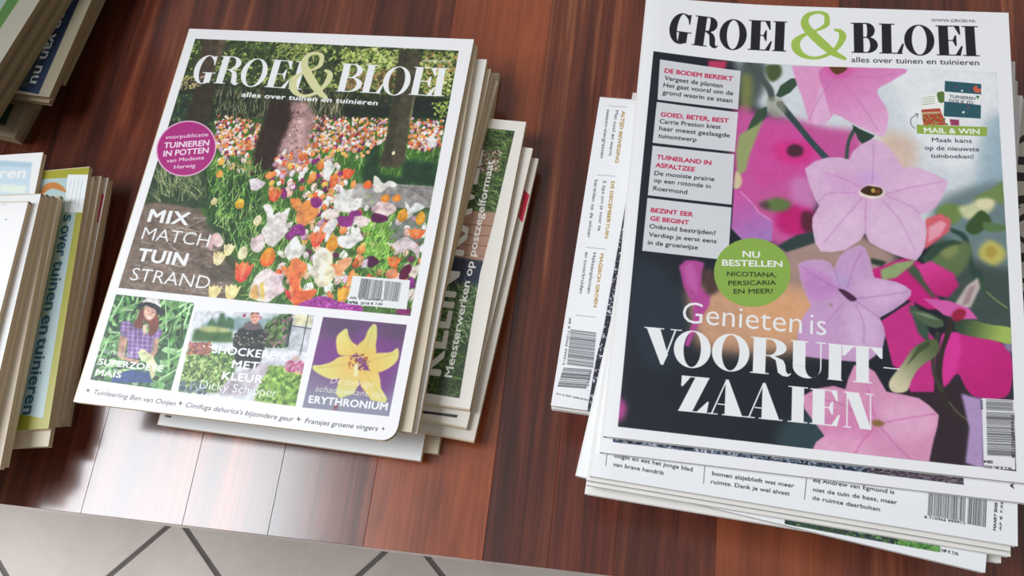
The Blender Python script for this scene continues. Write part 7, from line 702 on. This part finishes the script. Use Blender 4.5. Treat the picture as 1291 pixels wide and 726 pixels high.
LAB = json.loads(r'''{
"A": "gardening magazine with a tulip border cover on top of the middle pile",
"A1": "magazine directly under the tulip border issue, only cream page edges showing",
"A2": "magazine with a broad white right margin, second under the tulip border issue",
"A3": "magazine third under the tulip border issue, right edge stepping out a little",
"A4": "magazine fourth under the tulip border issue, thin fore-edge visible",
"A5": "magazine just above the sideways grass and decking cover in the middle pile",
"K": "sideways magazine with long grass, brown decking and white KLEIN lettering",
"K2": "sideways magazine right under the KLEIN grass cover, thin black strip near its spine",
"K3": "sideways magazine with a slanted red mark near the top of its right edge",
"X1": "narrow magazine showing a pale strip below the tulip issue's bottom edge",
"X2": "lowest magazine of the middle pile, lying on the wood",
"B": "gardening magazine with large pink flowers and VOORUIT-ZAAIEN, topping the right pile",
"B2": "magazine directly under the pink flower issue, dark blue picture strip at its bottom",
"C": "magazine marked MAART with three text columns and a barcode along its bottom edge",
"C2": "white-edged magazine directly under the one marked MAART",
"C3": "white-edged magazine second under the one marked MAART",
"E": "skewed magazine whose lower right corner shows a green picture strip and price",
"E2": "magazine whose small corner peeps out right of the skewed green strip issue",
"F": "sideways magazine behind the pink flower issue at the picture's right edge, black lettering bars",
"D": "sideways white magazine with ALTIJD BEWEGING text and barcode jutting out left",
"D2": "magazine directly under the sideways ALTIJD BEWEGING issue",
"W": "glaring white magazine on top of the left pile, washed out by daylight",
"L2": "magazine with a bright sliver of cover just under the glaring white one",
"L3": "magazine second under the glaring white one, cream page edges showing",
"L4": "magazine third under the glaring white one, cream page edges showing",
"L5": "lowest of the cream-edged magazines above the yellow-bordered issue",
"M1": "pale upright magazine with a light blue title panel sticking out behind the left pile",
"Y": "yellow-bordered magazine with blue 'over tuinen en tuinieren' and a white address label",
"Y2": "magazine directly under the yellow-bordered issue",
"Y3": "magazine second under the yellow-bordered issue",
"Y4": "magazine with a pink mark near its upper right corner in the left pile",
"N": "magazine with a navy cover panel reading 'tuinen van nu' in the upper left pile",
"N2": "thin magazine directly under the navy 'tuinen van nu' cover",
"N3": "magazine with a bare pale corner jutting out right of the navy cover",
"N4": "magazine poking out below the navy cover, third under it",
"N5": "lowest visible magazine of the upper left pile with a dark green strip",
"U0": "magazine lying directly on the navy 'tuinen van nu' cover",
"U1": "second magazine above the navy 'tuinen van nu' cover",
"U2": "third magazine above the navy 'tuinen van nu' cover",
"U3": "fourth magazine above the navy 'tuinen van nu' cover",
"U4": "magazine directly under the topmost green-striped one in the upper left pile",
"U5": "topmost magazine of the upper left pile with a green stripe on pale teal",
"Ga": "covered magazine in the tall right pile, tenth counted up from the wood",
"Gb": "covered magazine in the tall right pile, ninth counted up from the wood",
"Gc": "covered magazine in the tall right pile, eighth counted up from the wood",
"Gd": "covered magazine in the tall right pile, seventh counted up from the wood",
"Ge": "covered magazine in the tall right pile, sixth counted up from the wood",
"Gf": "covered magazine in the tall right pile, fifth counted up from the wood",
"Gg": "covered magazine in the tall right pile, fourth counted up from the wood",
"Gh": "covered magazine in the tall right pile, third counted up from the wood",
"Gi": "covered magazine in the tall right pile, second counted up from the wood",
"Gj": "covered magazine in the tall right pile, first counted up from the wood",
"Ha": "covered magazine in the left pile, third counted up from the wood",
"Hb": "covered magazine in the left pile, second counted up from the wood",
"Hc": "covered magazine in the left pile, first counted up from the wood",
"Ia": "covered magazine in the dark upper left pile, second counted up from the wood",
"Ib": "covered magazine in the dark upper left pile, first counted up from the wood"
}''')
GN = {'A': 'magazines in the middle pile', 'B': 'magazines in the tall right-hand pile', 'L': 'magazines in the left pile by the table edge', 'T': 'magazines in the dark pile at the upper left'}
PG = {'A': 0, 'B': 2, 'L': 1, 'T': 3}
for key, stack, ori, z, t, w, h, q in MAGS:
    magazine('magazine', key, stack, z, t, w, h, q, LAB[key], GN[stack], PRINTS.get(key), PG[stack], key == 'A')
